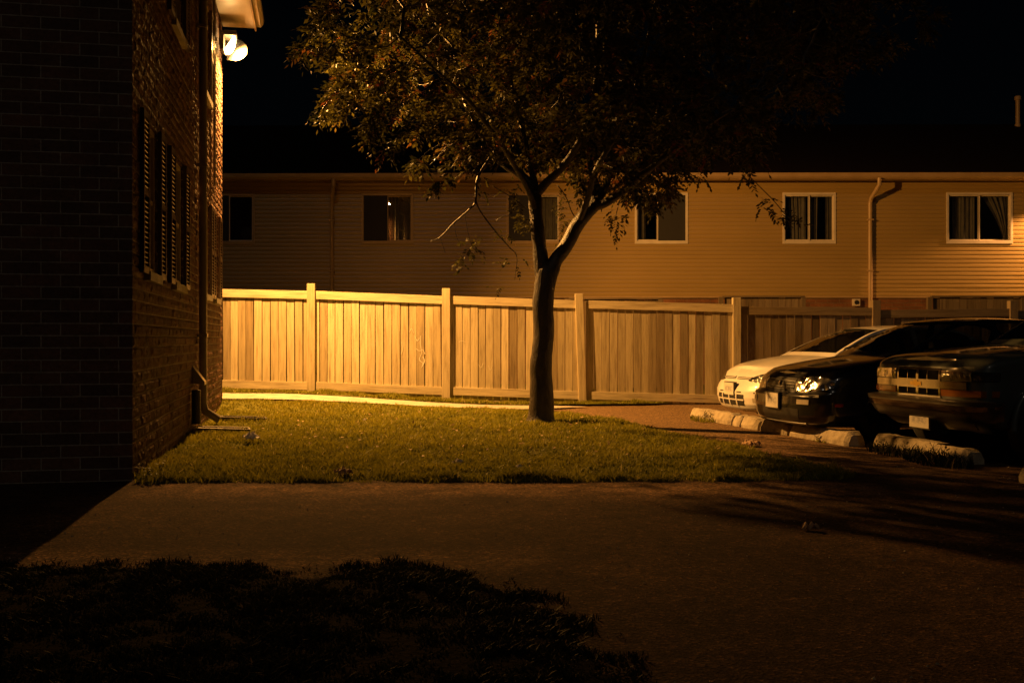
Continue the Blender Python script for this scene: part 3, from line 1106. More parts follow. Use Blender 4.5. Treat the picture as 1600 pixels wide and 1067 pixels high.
for k in range(28):
    iv = [(RX0, RX1)]
    if KW0 <= k < KW1:
        iv = []
        c = RX0
        for a, b in RW:
            iv.append((c, a))
            c = b
        iv.append((c, RX1))
    for a, b in iv:
        nseg = max(2, int((b - a) / 0.35))
        vs = []
        for i in range(nseg + 1):
            x = a + (b - a) * i / nseg
            w = wav(x, k)
            z0, z1 = zc(k), zc(k + 1)
            vs += [(x, 0.0, z0 + .001), (x, -.0145 + w, z0 + .001), (x, -.0135 + w, z0 + .58 * CH), (x, -.001, z1 + .001)]
        fs = []
        for i in range(nseg):
            for j in range(3):
                p = i * 4 + j
                fs.append((p, p + 4, p + 5, p + 1))
        mb.add(vs, [f[::-1] for f in fs])
mb.build('siding_wall', M['siding'], row)
mb = MB()
q = [(RX0, 0.04, -.1), (RX1, 0.04, -.1), (RX1, 0.04, SZ0 - .05), (RX0, .04, SZ0 - .05)]
mb.add(q, [(0, 1, 2, 3)], uv=[(p[0], p[2]) for p in q])
mb.build('brick_base', M['brick_row'], row)
mb = MB()
mb.box((RX0, -.012, SZ0 - .05), (RX1, .05, SZ0 - .002))
mb.build('starter_trim', M['trim'], row)
mb = MB()
mb.box((RX0, -.36, SZ1 - .01), (RX1, 0.02, SZ1 + .012))
mb.build('soffit', M['trim'], row)
mb = MB()
mb.box((RX0, -.385, SZ1 - .02), (RX1, -.362, SZ1 + .14))
mb.build('fascia', M['trim'], row)
prof = [(-.387, .135), (-.387, 0.0), (-.44, 0.0), (-.475, .045), (-.487, .135), (-.475, .135), (-.464, .05), (-.436, .012), (-.397, .012), (-.397, .135)]
vs = [(RX0, p[0], SZ1 + p[1]) for p in prof] + [(RX1, p[0], SZ1 + p[1]) for p in prof]
fs = [((i + 1) % 10, i, 10 + i, 10 + (i + 1) % 10) for i in range(10)] + [tuple(range(10)), tuple(range(10, 20))[::-1]]
MB().add(vs, fs).build('gutter', M['trim'], row)
mb = MB()
RYR, RZR = 9.3, SZ1 + .13 + 9.7 * .335
mb.add([(RX0 - .3, -.40, SZ1 + .145), (RX1 + .3, -.40, SZ1 + .145), (RX1 + .3, RYR, RZR), (RX0 - .3, RYR, RZR), (RX1 + .3, 19, SZ1 + .145), (RX0 - .3, 19, SZ1 + .145)], [(0, 1, 2, 3), (3, 2, 4, 5)])
mb.build('roof', M['shingle'], row)
mb = MB()
for xx, o in ((RX0, 0), (RX1, 1)):
    q = [(xx, .03, -.1), (xx, 18.6, -.1), (xx, 18.6, SZ1 + .1), (xx, RYR, RZR - .05), (xx, .03, SZ1 + .1)]
    mb.add(q if o else q[::-1], [(0, 1, 2, 3, 4)])
mb.add([(RX1, 18.6, -.1), (RX0, 18.6, -.1), (RX0, 18.6, SZ1), (RX1, 18.6, SZ1)], [(0, 1, 2, 3)])
mb.build('end_wall', M['siding'], row)
mb = MB()
mb.lathe([(0.0, .0), (.1, 0), (.1, .18), (.075, .2), (.075, .98), (.085, 1.0), (.11, 1.0), (.11, 1.12), (.075, 1.15), (0, 1.15)], 'z', 14, (17.2, RYR - .5, RZR - .28))
mb.build('flue_pipe', M['trim'], row, smooth=True, autosmooth=40)


def row_window(i, x0, x1):
    w = empty('window', (0, 0, 0), parent=row)
    fw = .048
    z0, z1 = WZ0, WZ1
    mb = MB()
    ya, yb = -.03, .075
    mb.box((x0 - .02, ya, z0 - .035), (x1 + .02, yb, z0 + fw)).box((x0 - .02, ya, z1 - fw), (x1 + .02, yb, z1 + .02))
    mb.box((x0 - .02, ya, z0 + fw), (x0 + fw - .01, yb, z1 - fw)).box((x1 - fw + .01, ya, z0 + fw), (x1 + .02, yb, z1 - fw))
    mb.build('frame', M['whitetrim'] if i > 2 else M['trim'], w, bevel=0.004)
    xm = (x0 + x1) / 2 + (0.0 if i != 3 else -.1)
    mb = MB()
    for a, b, yy in ((x0 + fw - .01, xm + .02, .0), (xm - .02, x1 - fw + .01, .036)):
        mb.box((a, yy, z0 + fw), (a + .024, yy + .03, z1 - fw)).box((b - .024, yy, z0 + fw), (b, yy + .03, z1 - fw))
        mb.box((a + .032, yy, z0 + fw), (b - .032, yy + .03, z0 + fw + .03)).box((a + .032, yy, z1 - fw - .03), (b - .032, yy + .03, z1 - fw))
    mb.build('sash', M['whitetrim'] if i not in (1,) else M['trim'], w)
    for a, b, yy in ((x0 + fw, xm, .014), (xm, x1 - fw, .05)):
        MB().add([(a, yy, z0 + fw), (b, yy, z0 + fw), (b, yy, z1 - fw), (a, yy, z1 - fw)], [(0, 1, 2, 3)]).build('pane', M['glass'], w)
    # insect screen on the outer half
    side = {0: 'l', 1: 'l', 2: 'l', 3: 'r', 4: 'n', 5: 'n'}[i]
    if side != 'n':
        a, b = (x0 + fw - .005, xm) if side == 'l' else (xm, x1 - fw + .005)
        yy = -.012 if side == 'l' else .02
        MB().add([(a, yy, z0 + fw), (b, yy, z0 + fw), (b, yy, z1 - fw), (a, yy, z1 - fw)], [(0, 1, 2, 3)]).build('screen', M['screen'], w)
    # curtains: (top x from, top x to, bottom x from, bottom x to)
    cs = {0: [], 1: [(.45, .98, .45, .98)], 2: [(.05, .5, .05, .5), (.6, .97, .6, .97)], 3: [(.04, .2, .04, .2), (.62, .74, .62, .74)], 4: [(.12, .46, .16, .46), (.5, .72, .52, .7), (.84, .96, .84, .96)],
          5: [(.12, .46, .12, .46), (.55, .98, .9, .98)]}[i]
    for (ta, tb, ba, bb) in cs:
        n = 36
        vs, fs = [], []
        nz = 8
        for k in range(nz + 1):
            t = k / nz
            e = t ** 1.6
            for q in range(n + 1):
                u = q / n
                xa = ta + (ba - ta) * (1 - e) if ta != ba else ta
                xb = tb + (bb - tb) * (1 - e)
                # t=0 bottom
                vs.append((x0 + (x1 - x0) * (xa + (xb - xa) * u), .15 + .016 * math.sin(u * 19 + 2.2 * math.sin(u * 5.3 + i + ta * 9) + .5 * t) + .011 * math.sin(u * 43 + 2.5 * math.sin(u * 7 + i) - .7 * t), z0 + .02 + (z1 - z0 - .04) * t))
        for k in range(nz):
            for q in range(n):
                p = k * (n + 1) + q
                fs.append((p, p + 1, p + n + 2, p + n + 1))
        MB().add(vs, fs).build('curtain', M['curtain'], w, smooth=True)
    mb = MB()
    a, b, c, d_ = x0 - .3, x1 + .3, z0 - .3, z1 + .3
    mb.add([(a, .9, c), (b, .9, c), (b, .9, d_), (a, .9, d_), (a, .08, c), (b, .08, c), (b, .08, d_), (a, .08, d_)], [(0, 1, 2, 3), (4, 5, 1, 0), (7, 3, 2, 6), (4, 0, 3, 7), (5, 6, 2, 1)])
    mb.build('room_recess', M['room'], w)


for i, (a, b) in enumerate(RW):
    row_window(i, a, b)
for xx in (-4.61, 9.16):
    mb = MB()
    s = -.075
    mb.tube([(xx + .1, -.435, SZ1 + .01), (xx + .1, -.43, SZ1 - .16), (xx, -.12, SZ1 - .46), (xx - .01, s, SZ1 - .58), (xx - .01, s, .3)], [.052] * 5, 8)
    for zz in (2.9, 4.2):
        mb.box((xx - .08, -.13, zz), (xx + .06, -.016, zz + .035))
    mb.build('downspout', M['trim'], row, smooth=True, autosmooth=35)
mb = MB()
mb.box((8.72, -.07, 2.02), (8.9, .038, 2.2))
b_ = mb.build('vent_box', M['whitetrim'], row, bevel=.008)
MB().lathe([(0, -.006), (.055, -.006), (.06, .0), (.06, .02), (0, .02)], 'y', 18, (8.81, -.078, 2.11)).build('vent_hole', M['blackplastic'], b_)

# board screens between the back yards, seen just over the fence
for i, (xa, xb, yy, zt, lab) in enumerate([(1.3, 3.2, 22.6, 2.06, 'weathered board privacy screen over the fence behind the tree trunk'),
                                           (4.7, 6.35, 22.6, 2.1, 'weathered board privacy screen over the fence below the fifth window'),
                                           (9.3, 11.2, 22.6, 2.1, 'weathered board privacy screen over the fence below the rightmost window')]):
    r = empty('privacy_screen', (0, 0, 0), 0, lab, 'fence', 'board screens behind the long fence')
    mb = MB()
    x = xa
    while x < xb:
        mb.box((x, yy, .1), (x + .14, yy + .02, zt - .02 * random.random()), random.random() * .6, grain_axis='z')
        x += .148
    mb.build('boards', M['darkwood'], r)
    mb = MB()
    mb.box((xa - .05, yy - .05, zt - .01), (xb + .1, yy + .06, zt + .03), .2, grain_axis='x')
    mb.build('cap_rail', M['darkwood'], r)
    for px_ in (xa - .14, xb + .02):
        MB().box((px_, yy - .05, 0), (px_ + .1, yy + .05, zt + .0), .15, grain_axis='z').build('post', M['darkwood'], r)

# ------------------------------------------------------------------ long board fence
FY = 18.4
fence = empty('board_fence', (0, FY, 0), 0, 'long vertical board fence of pale timber stepping down past the tree', 'fence')
POST = [(-8.5, 2.3, .0), (-6.05, 2.26, 0), (-3.6, 2.165, 0), (-1.18, 2.08, .0), (1.27, 1.985, -.035), (4.03, 1.915, 0.0), (6.53, 1.87, 0), (8.99, 1.86, 0), (11.45, 1.84, 0), (13.9, 1.83, 0)]
RAIL = [2.13, 2.085, 2.035, 1.945, 1.865, 1.795, 1.735, 1.72, 1.71, 1.70]
for i, (px_, zt, ln) in enumerate(POST):
    mb = MB()
    g = float(gz(px_, FY))
    mb.box((-.072, -.075, g - .1), (.072, .06, zt), .55 + .3 * random.random(), grain_axis='z', shear=lambda p: (px_ + p[0] + ln * (p[2] - g), p[1], p[2]))
    mb.build('post', M['wood'] if i < 6 else M['darkwood'], fence, bevel=.006)
for i in range(len(POST) - 1):
    xa, xb = POST[i][0] + .076, POST[i + 1][0] - .076
    lnb = POST[i + 1][2]
    lna = POST[i][2]
    za, zb = RAIL[i], RAIL[i + 1]
    if i >= 5:
        za -= 0.04
    hh = .145

    def rail(dz, tint):
        def sh(p):
            t = (p[0] - xa) / (xb - xa)
            xo = (lna if t < .5 else lnb) * (p[2])
            return (p[0] + xo, p[1], p[2] + za + (zb - za) * t)
        m_ = MB()
        m_.box((xa, -.046, dz - hh), (xb, -.0255, dz), tint, shear=sh, grain_axis='x')
        return m_
    rail(0, .6 + .3 * random.random()).build('top_rail', M['wood'] if i < 5 else M['darkwood'], fence, bevel=.004)
    rail(-1.63, .6 + .3 * random.random()).build('bottom_rail', M['wood'] if i < 5 else M['darkwood'], fence, bevel=.004)
    mb = MB()
    x = POST[i][0] + (.01 if i not in (4, 5, 6, 7) else .06)
    while x < POST[i + 1][0] - .05:
        w = .124 + .012 * random.random()
        if x + w > POST[i + 1][0] + .02:
            w = POST[i + 1][0] + .02 - x
        t = (x - POST[i][0]) / (POST[i + 1][0] - POST[i][0])
        zt = za + (zb - za) * t - .02 - .012 * random.random()
        yj = random.uniform(-.004, .004)
        lean = random.gauss(0, .003)
        g = float(gz(x, FY))
        zb_ = min(max(g + .02, za + (zb - za) * t - 1.63 - hh - .17), za + (zb - za) * t - 1.63 - hh - .04)
        tint = min(1, max(0, random.gauss(.5, .36)))
        mb.box((x, -.02 + yj, zb_), (x + w, .0 + yj, zt), tint, grain_axis='z', shear=lambda p: (p[0] + lean * (p[2] - 1), p[1], p[2]))
        x += w + random.choice([.006, .009, .011, .014, .018])
    mb.build('board_panel', M['wood'] if i < 5 else M['darkwood'], fence)  # right bays: crown shadow and falloff painted in as darker wood
# chalky white scrawl on the boards of the second lit bay


def flat_mark(pts, r):
    m_ = MB().tube([(p[0], 0, p[1]) for p in catmull(pts, 5)], r * .8, 6)
    m_.v = [(p[0], -.0250 + p[1] * .12, p[2]) for p in m_.v]
    return m_


def stroke(pts, r=.006):
    flat_mark(pts, r).build('scrawl', M['paintmark'], fence)


stroke([(-1.74, 1.22), (-1.70, 1.14), (-1.66, 1.19)])
stroke([(-1.64, 1.23), (-1.645, 1.1), (-1.63, 1.0), (-1.62, .9)])
stroke([(-1.72, 1.0), (-1.66, .96), (-1.6, .98), (-1.56, .9)])
stroke([(-1.63, .9), (-1.66, .8), (-1.6, .74), (-1.62, .66)])
stroke([(-1.6, .86), (-1.57, .78), (-1.61, .68)], .009)
stroke([(-1.84, 1.3), (-1.8, 1.36), (-1.76, 1.28)], .004)
stroke([(-1.98, 1.12), (-1.96, 1.02), (-1.99, .9)], .004)
stroke([(-.95, 1.12), (-.9, 1.14), (-.84, 1.12)], .004)
stroke([(-.6, .72), (-.56, .66), (-.52, .74)], .004)
stroke([(-.42, .7), (-.39, .62), (-.35, .7)], .004)

# ------------------------------------------------------------------ tree (rowan) with hand placed limbs and grown twigs
TX, TY = 0.40, 14.2
TZ = 0.05


def build_tree():
    S = 14.2 / 1600.0

    def W(px, py, dy=0.0):
        # design coordinates of the limbs, in metres from the trunk base
        return Vector(((px - 845) * S, dy, (662 - py) * S))
    limbs = {
        'trunk': ([W(845, 672), W(845, 655), W(846, 600), W(848, 540), W(849, 480), W(851, 440), W(851, 422), W(850, 408)], [.25, .185, .155, .148, .150, .150, .105, .03]),
        'L': ([W(848, 480), W(846, 410), W(840, 370), W(836, 330), W(834, 305)], [.10, .105, .095, .092, .09]),
        'La': ([W(834, 308), W(822, 288), W(806, 272, .1), W(790, 262, .2), W(770, 236, .4), W(742, 190, .7), W(716, 120, 1.0), W(700, 40, 1.2)], [.07, .062, .056, .05, .042, .034, .026, .016]),
        'Lb': ([W(836, 310), W(850, 294, -.05), W(872, 274, -.15), W(895, 248, -.3), W(912, 215, -.5), W(925, 150, -.8), W(925, 60, -1.0), W(930, -30, -1.2)], [.07, .058, .05, .045, .04, .033, .025, .015]),
        'Lc': ([W(836, 312), W(832, 280), W(826, 240, .3), W(815, 190, .6), W(800, 110, .9), W(790, 20, 1.1)], [.05, .042, .036, .03, .024, .014]),
        'R': ([W(852, 478), W(862, 425), W(880, 395), W(900, 362), W(918, 338), W(932, 322)], [.10, .105, .10, .098, .092, .085]),
        'Ra': ([W(926, 330), W(950, 322, -.1), W(978, 302, -.2), W(1000, 284, -.35), W(1035, 258, -.5), W(1080, 225, -.7), W(1140, 190, -1.0), W(1200, 160, -1.2)], [.07, .06, .055, .048, .04, .032, .024, .014]),
        'Rb': ([W(926, 330), W(930, 300, .1), W(928, 262, .25), W(922, 215, .4), W(935, 150, .6), W(950, 80, .8), W(960, 0, 1.0), W(965, -80, 1.1)], [.07, .058, .05, .044, .036, .028, .022, .014]),
        'Rc': ([W(932, 318), W(952, 285, .15), W(972, 255, .3), W(1000, 210, .6), W(1040, 150, .9), W(1070, 80, 1.2), W(1090, 0, 1.4)], [.06, .05, .044, .038, .03, .022, .014]),
        'Rd': ([W(905, 358), W(912, 330, -.2), W(925, 280, -.5), W(960, 220, -.9), W(985, 140, -1.3), W(1000, 60, -1.6)], [.05, .044, .038, .03, .022, .014]),
        'Le': ([W(838, 340), W(820, 300, -.3), W(790, 255, -.7), W(750, 210, -1.2), W(700, 170, -1.7), W(650, 130, -2.0)], [.045, .04, .035, .028, .02, .012]),
        'dead': ([W(770, 250, -.15), W(748, 288, -.3), W(745, 325, -.3), W(735, 338, -.3), W(712, 358, -.3), W(690, 380, -.3), W(675, 386, -.3)], [.02, .018, .015, .012, .010, .008, .003]),
        'dead2': ([W(745, 323, -.3), W(752, 340, -.3), W(775, 372, -.3), W(795, 395, -.3), W(807, 410, -.3), W(804, 445, -.3)], [.013, .011, .010, .008, .006, .003]),
    }
    root = empty('rowan_tree', (TX, TY, TZ), 0, 'forked dark trunk rowan tree with leafy crown on the lawn', 'tree')
    mbt = MB()
    nodes = []
    for key, (pts, rad) in limbs.items():
        sp = catmull(pts, 6)
        rr = []
        for i in range(len(sp)):
            t = i / 6
            a = min(int(t), len(rad) - 2)
            f = t - a
            rr.append(rad[a] * (1 - f) + rad[a + 1] * f)
        rr = [r * (1 + .12 * mnoise.noise(p * 6.0)) for r, p in zip(rr, sp)]
        sp = [p + Vector((mnoise.noise(p * 2 + Vector((9, 0, 0))), mnoise.noise(p * 2), 0)) * min(.04, r) for p, r in zip(sp, rr)]
        if key == 'trunk':
            sp = [Vector(p) for p in sp]
        mbt.tube(sp, rr, 14 if rr[0] > .06 else 8)
        if key not in ('trunk', 'L', 'R', 'dead', 'dead2'):
            for p in sp[6::2]:
                nodes.append(p)
    mbt.build('trunk', M['bark'], root, smooth=True)

    # attraction points filling the crown (design frame: metres from trunk base)
    nseed = len(nodes)
    r2 = np.random.default_rng(11)
    C = np.array([0.75, 0.0, 6.1])
    R = np.array([4.3, 3.7, 3.1])
    pts = []
    while len(pts) < 4600:
        u = r2.normal(size=3)
        u /= np.linalg.norm(u)
        rr = r2.random() ** .42
        ang = math.atan2(u[1], u[0])
        lump = 1 + .16 * math.sin(3 * ang + 1.0) * math.cos(2.2 * u[2] * 2) + .12 * mnoise.noise(Vector(u * 2.3))
        p = C + u * R * rr * lump
        # flat-ish underside, hanging lower on the right-hand limb
        low = 3.35 + .25 * math.sin(p[0] * 1.7 + 1) - .45 * math.exp(-((p[0] - 1.4) / .8) ** 2) + .1 * abs(p[1])
        if p[0] > 3.0:
            low = 3.5 + (p[0] - 3.0) * .5
        if p[0] < -2.0:
            low = 3.4 + (-2.0 - p[0]) * .7
        if p[2] < low or p[2] > 8.6:
            continue
        if mnoise.noise(Vector(p * 0.85 + 40)) < -.12:
            continue
        pts.append(p)
    pts = np.array(pts)
    nd = np.array([list(n) for n in nodes])
    par = [-1] * len(nd)
    alive = np.ones(len(pts), bool)
    D, KILL, INF = .2, .27, 2.4
    for it in range(70):
        ap = pts[alive]
        if len(ap) < 15:
            break
        d2 = ((ap[:, None, :] - nd[None, :, :]) ** 2).sum(-1)
        ni = d2.argmin(1)
        dm = np.sqrt(d2[np.arange(len(ap)), ni])
        ok = dm < INF
        acc = {}
        for a_, n_, o_ in zip(ap, ni, ok):
            if o_:
                v = a_ - nd[n_]
                v = v / (np.linalg.norm(v) + 1e-6)
                acc.setdefault(n_, np.zeros(3))
                acc[n_] += v
        new = []
        for n_, v in acc.items():
            v = v / (np.linalg.norm(v) + 1e-6) + r2.normal(size=3) * .25 + np.array([0, 0, -.05])
            v /= np.linalg.norm(v)
            new.append((n_, nd[n_] + v * D))
        if not new:
            break
        nn = np.array([p for _, p in new])
        par += [n_ for n_, _ in new]
        nd = np.vstack([nd, nn])
        idx = np.where(alive)[0]
        dn = ((pts[idx][:, None, :] - nn[None]) ** 2).sum(-1).min(1)
        alive[idx[dn < KILL ** 2]] = False
    nN = len(nd)
    kids = [0] * nN
    for i in range(nN):
        if par[i] >= 0:
            kids[par[i]] += 1
    wgt = np.zeros(nN)
    for i in range(nN - 1, -1, -1):
        if kids[i] == 0:
            wgt[i] += 1
        if par[i] >= 0:
            wgt[par[i]] += wgt[i]
    rad = .0035 * np.maximum(wgt, 1) ** .45
    mbb = MB()
    for i in range(nN):
        p = par[i]
        if p >= 0:
            mbb.tube([nd[p], nd[i]], [float(min(rad[p], rad[i] * 1.35, .03)), float(min(rad[i], .03))], 5, cap=False)

    # compound leaves hanging from the young shoots
    LV, LF, LT = [], [], []
    BV = []
    # the crown is thin on the lamp side: gaps let the light through to the fork and the cars
    lamp_p = Vector((-4.46 - TX, 16.75 - TY, 5.93 - TZ))
    GAPS = [(lamp_p, Vector(t) - Vector((TX, TY, TZ)), r) for t, r in (((.72, 14.2, 2.65), .2), ((.95, 14.2, 3.15), .2), ((3.1, 12.3, .5), .17), ((3.55, 11.6, .65), .17), ((3.8, 10.2, .75), .17), ((4.0, 9.6, .7), .15))]

    def in_gap(p):
        for a, b, r in GAPS:
            ab = b - a
            t = max(0, min(1, (p - a).dot(ab) / ab.length_squared))
            if (p - a - ab * t).length < r:
                return True
        return False

    def compound(p, dirv, ln, tint):
        if in_gap(p):
            return
        d = Vector(dirv).normalized()
        up = Vector((0, 0, 1))
        sdv = d.cross(up)
        if sdv.length < .05:
            sdv = Vector((1, 0, 0))
        sdv.normalize()
        roll = r2.normal() * .5
        nrm = sdv.cross(d).normalized()
        sdv = (sdv * math.cos(roll) + nrm * math.sin(roll)).normalized()
        npair = 4
        for k in range(npair * 2 + 1):
            if k == npair * 2:
                t, sg = 1.0, 0
            else:
                t, sg = .28 + .7 * (k // 2) / npair, (1 if k % 2 else -1)
            c = p + d * (ln * t) + Vector((0, 0, -.25 * ln * t * t))
            ll = ln * (.42 if sg else .36) * (1 - .25 * abs(t - .6))
            ax = (sdv * sg * .85 + d * .5 + Vector((0, 0, -.28 + r2.normal() * .16))).normalized() if sg else (d + Vector((0, 0, -.4))).normalized()
            wv = ax.cross(Vector((r2.normal() * .5, r2.normal() * .5, 1))).normalized() * ll * .24
            o = len(LV)
            LV.extend([tuple(c), tuple(c + ax * ll * .5 + wv), tuple(c + ax * ll), tuple(c + ax * ll * .5 - wv)])
            LF.append((o, o + 1, o + 2, o + 3))
            LT.extend([tint] * 4)
    for i in range(nN):
        if par[i] < 0 or wgt[i] > 5:
            continue
        pd = nd[i] - nd[par[i]]
        m_ = 6 if wgt[i] <= 2 else 2
        if kids[i] == 0:
            m_ = 10
        ct = r2.random() * .5
        dens = mnoise.noise(Vector(nd[i] * 1.1))
        if dens < -.3:
            m_ = max(1, m_ // 3)
        for k in range(m_):
            v = pd / np.linalg.norm(pd) * .6 + r2.normal(size=3) * .75 + np.array([0, 0, -.25])
            tint = min(.78, max(0, ct + r2.normal() * .15 + .15))
            if r2.random() < .06 + .3 * max(0, dens):
                tint = .8 + .2 * r2.random()
            compound(Vector(nd[i]), v, .17 + .1 * r2.random(), tint)
        if kids[i] == 0 and r2.random() < .11:
            BV.append(Vector(nd[i]) + Vector((0, 0, -.08)))
    # odd leaves left on the dead branch
    for q, cnt in ((W(738, 398, -.3), 12), (W(728, 405, -.3), 7), (W(800, 418, -.3), 6), (W(778, 450, -.3), 3), (W(800, 330, -.2), 14), (W(790, 360, -.1), 12), (W(815, 350, -.1), 12), (W(800, 300, -.2), 10),
                   (W(885, 320, .2), 16), (W(905, 300, .2), 12), (W(880, 345, .2), 10), (W(955, 350, -.3), 9), (W(960, 362, -.3), 6), (W(748, 300, -.3), 6), (W(1195, 358, -1.0), 9), (W(1215, 366, -1.0), 5), (W(1175, 335, -1.0), 8)):
        for k in range(cnt):
            compound(q + Vector(r2.normal(size=3) * .07), r2.normal(size=3) * .8 + np.array([0, 0, -.5]), .14 + .05 * r2.random(), .3 + .4 * r2.random())
    mbs = mbb
    mbs.tube(catmull([W(712, 358, -.3), W(714, 375, -.3), W(722, 395, -.3)], 4), .004, 5)
    mbs.tube(catmull([W(728, 343, -.3), W(731, 365, -.3), W(738, 392, -.3)], 4), .004, 5)
    mbs.tube(catmull([W(690, 378, -.3), W(694, 392, -.3), W(698, 404, -.3)], 4), .004, 5)
    mbs.tube(catmull([W(832, 372), W(815, 352, -.1), W(790, 345, -.1), W(775, 352, -.1)], 4), .006, 5)
    mbs.tube(catmull([W(836, 340), W(818, 330, -.1), W(800, 318, -.2), W(770, 300, -.2)], 4), .006, 5)
    mbs.tube(catmull([W(905, 355), W(895, 335, .2), W(885, 310, .2), W(872, 292, .2)], 4), .008, 5)
    mbs.tube(catmull([W(1120, 270, -.9), W(1150, 305, -1.0), W(1180, 335, -1.0), W(1200, 358, -1.0), W(1216, 366, -1.0)], 4), .006, 5)
    mbs.tube(catmull([W(978, 303, -.2), W(965, 325, -.3), W(958, 350, -.3)], 4), .006, 5)
    mbs.build('twigs', M['bark'], root, smooth=True)
    mbl = MB()
    mbl.v, mbl.f, mbl.tint = LV, LF, LT
    mbl.grain = [(0, 0, 0)] * len(LV)
    mbl.uv = [(0, 0)] * len(LV)
    mbl.build('crown', M['leaf'], root)
    mbr = MB()
    for c in BV:
        for k in range(14):
            p = c + Vector(r2.normal(size=3) * np.array([.045, .045, .022]))
            r = .008
            mbr.add([p + Vector((r, 0, 0)), p + Vector((-r, 0, 0)), p + Vector((0, r, 0)), p + Vector((0, -r, 0)), p + Vector((0, 0, r)), p + Vector((0, 0, -r))],
                    [(0, 2, 4), (2, 1, 4), (1, 3, 4), (3, 0, 4), (2, 0, 5), (1, 2, 5), (3, 1, 5), (0, 3, 5)])
    if mbr.v:
        mbr.build('berries', M['berry'], root, smooth=True)
    


build_tree()


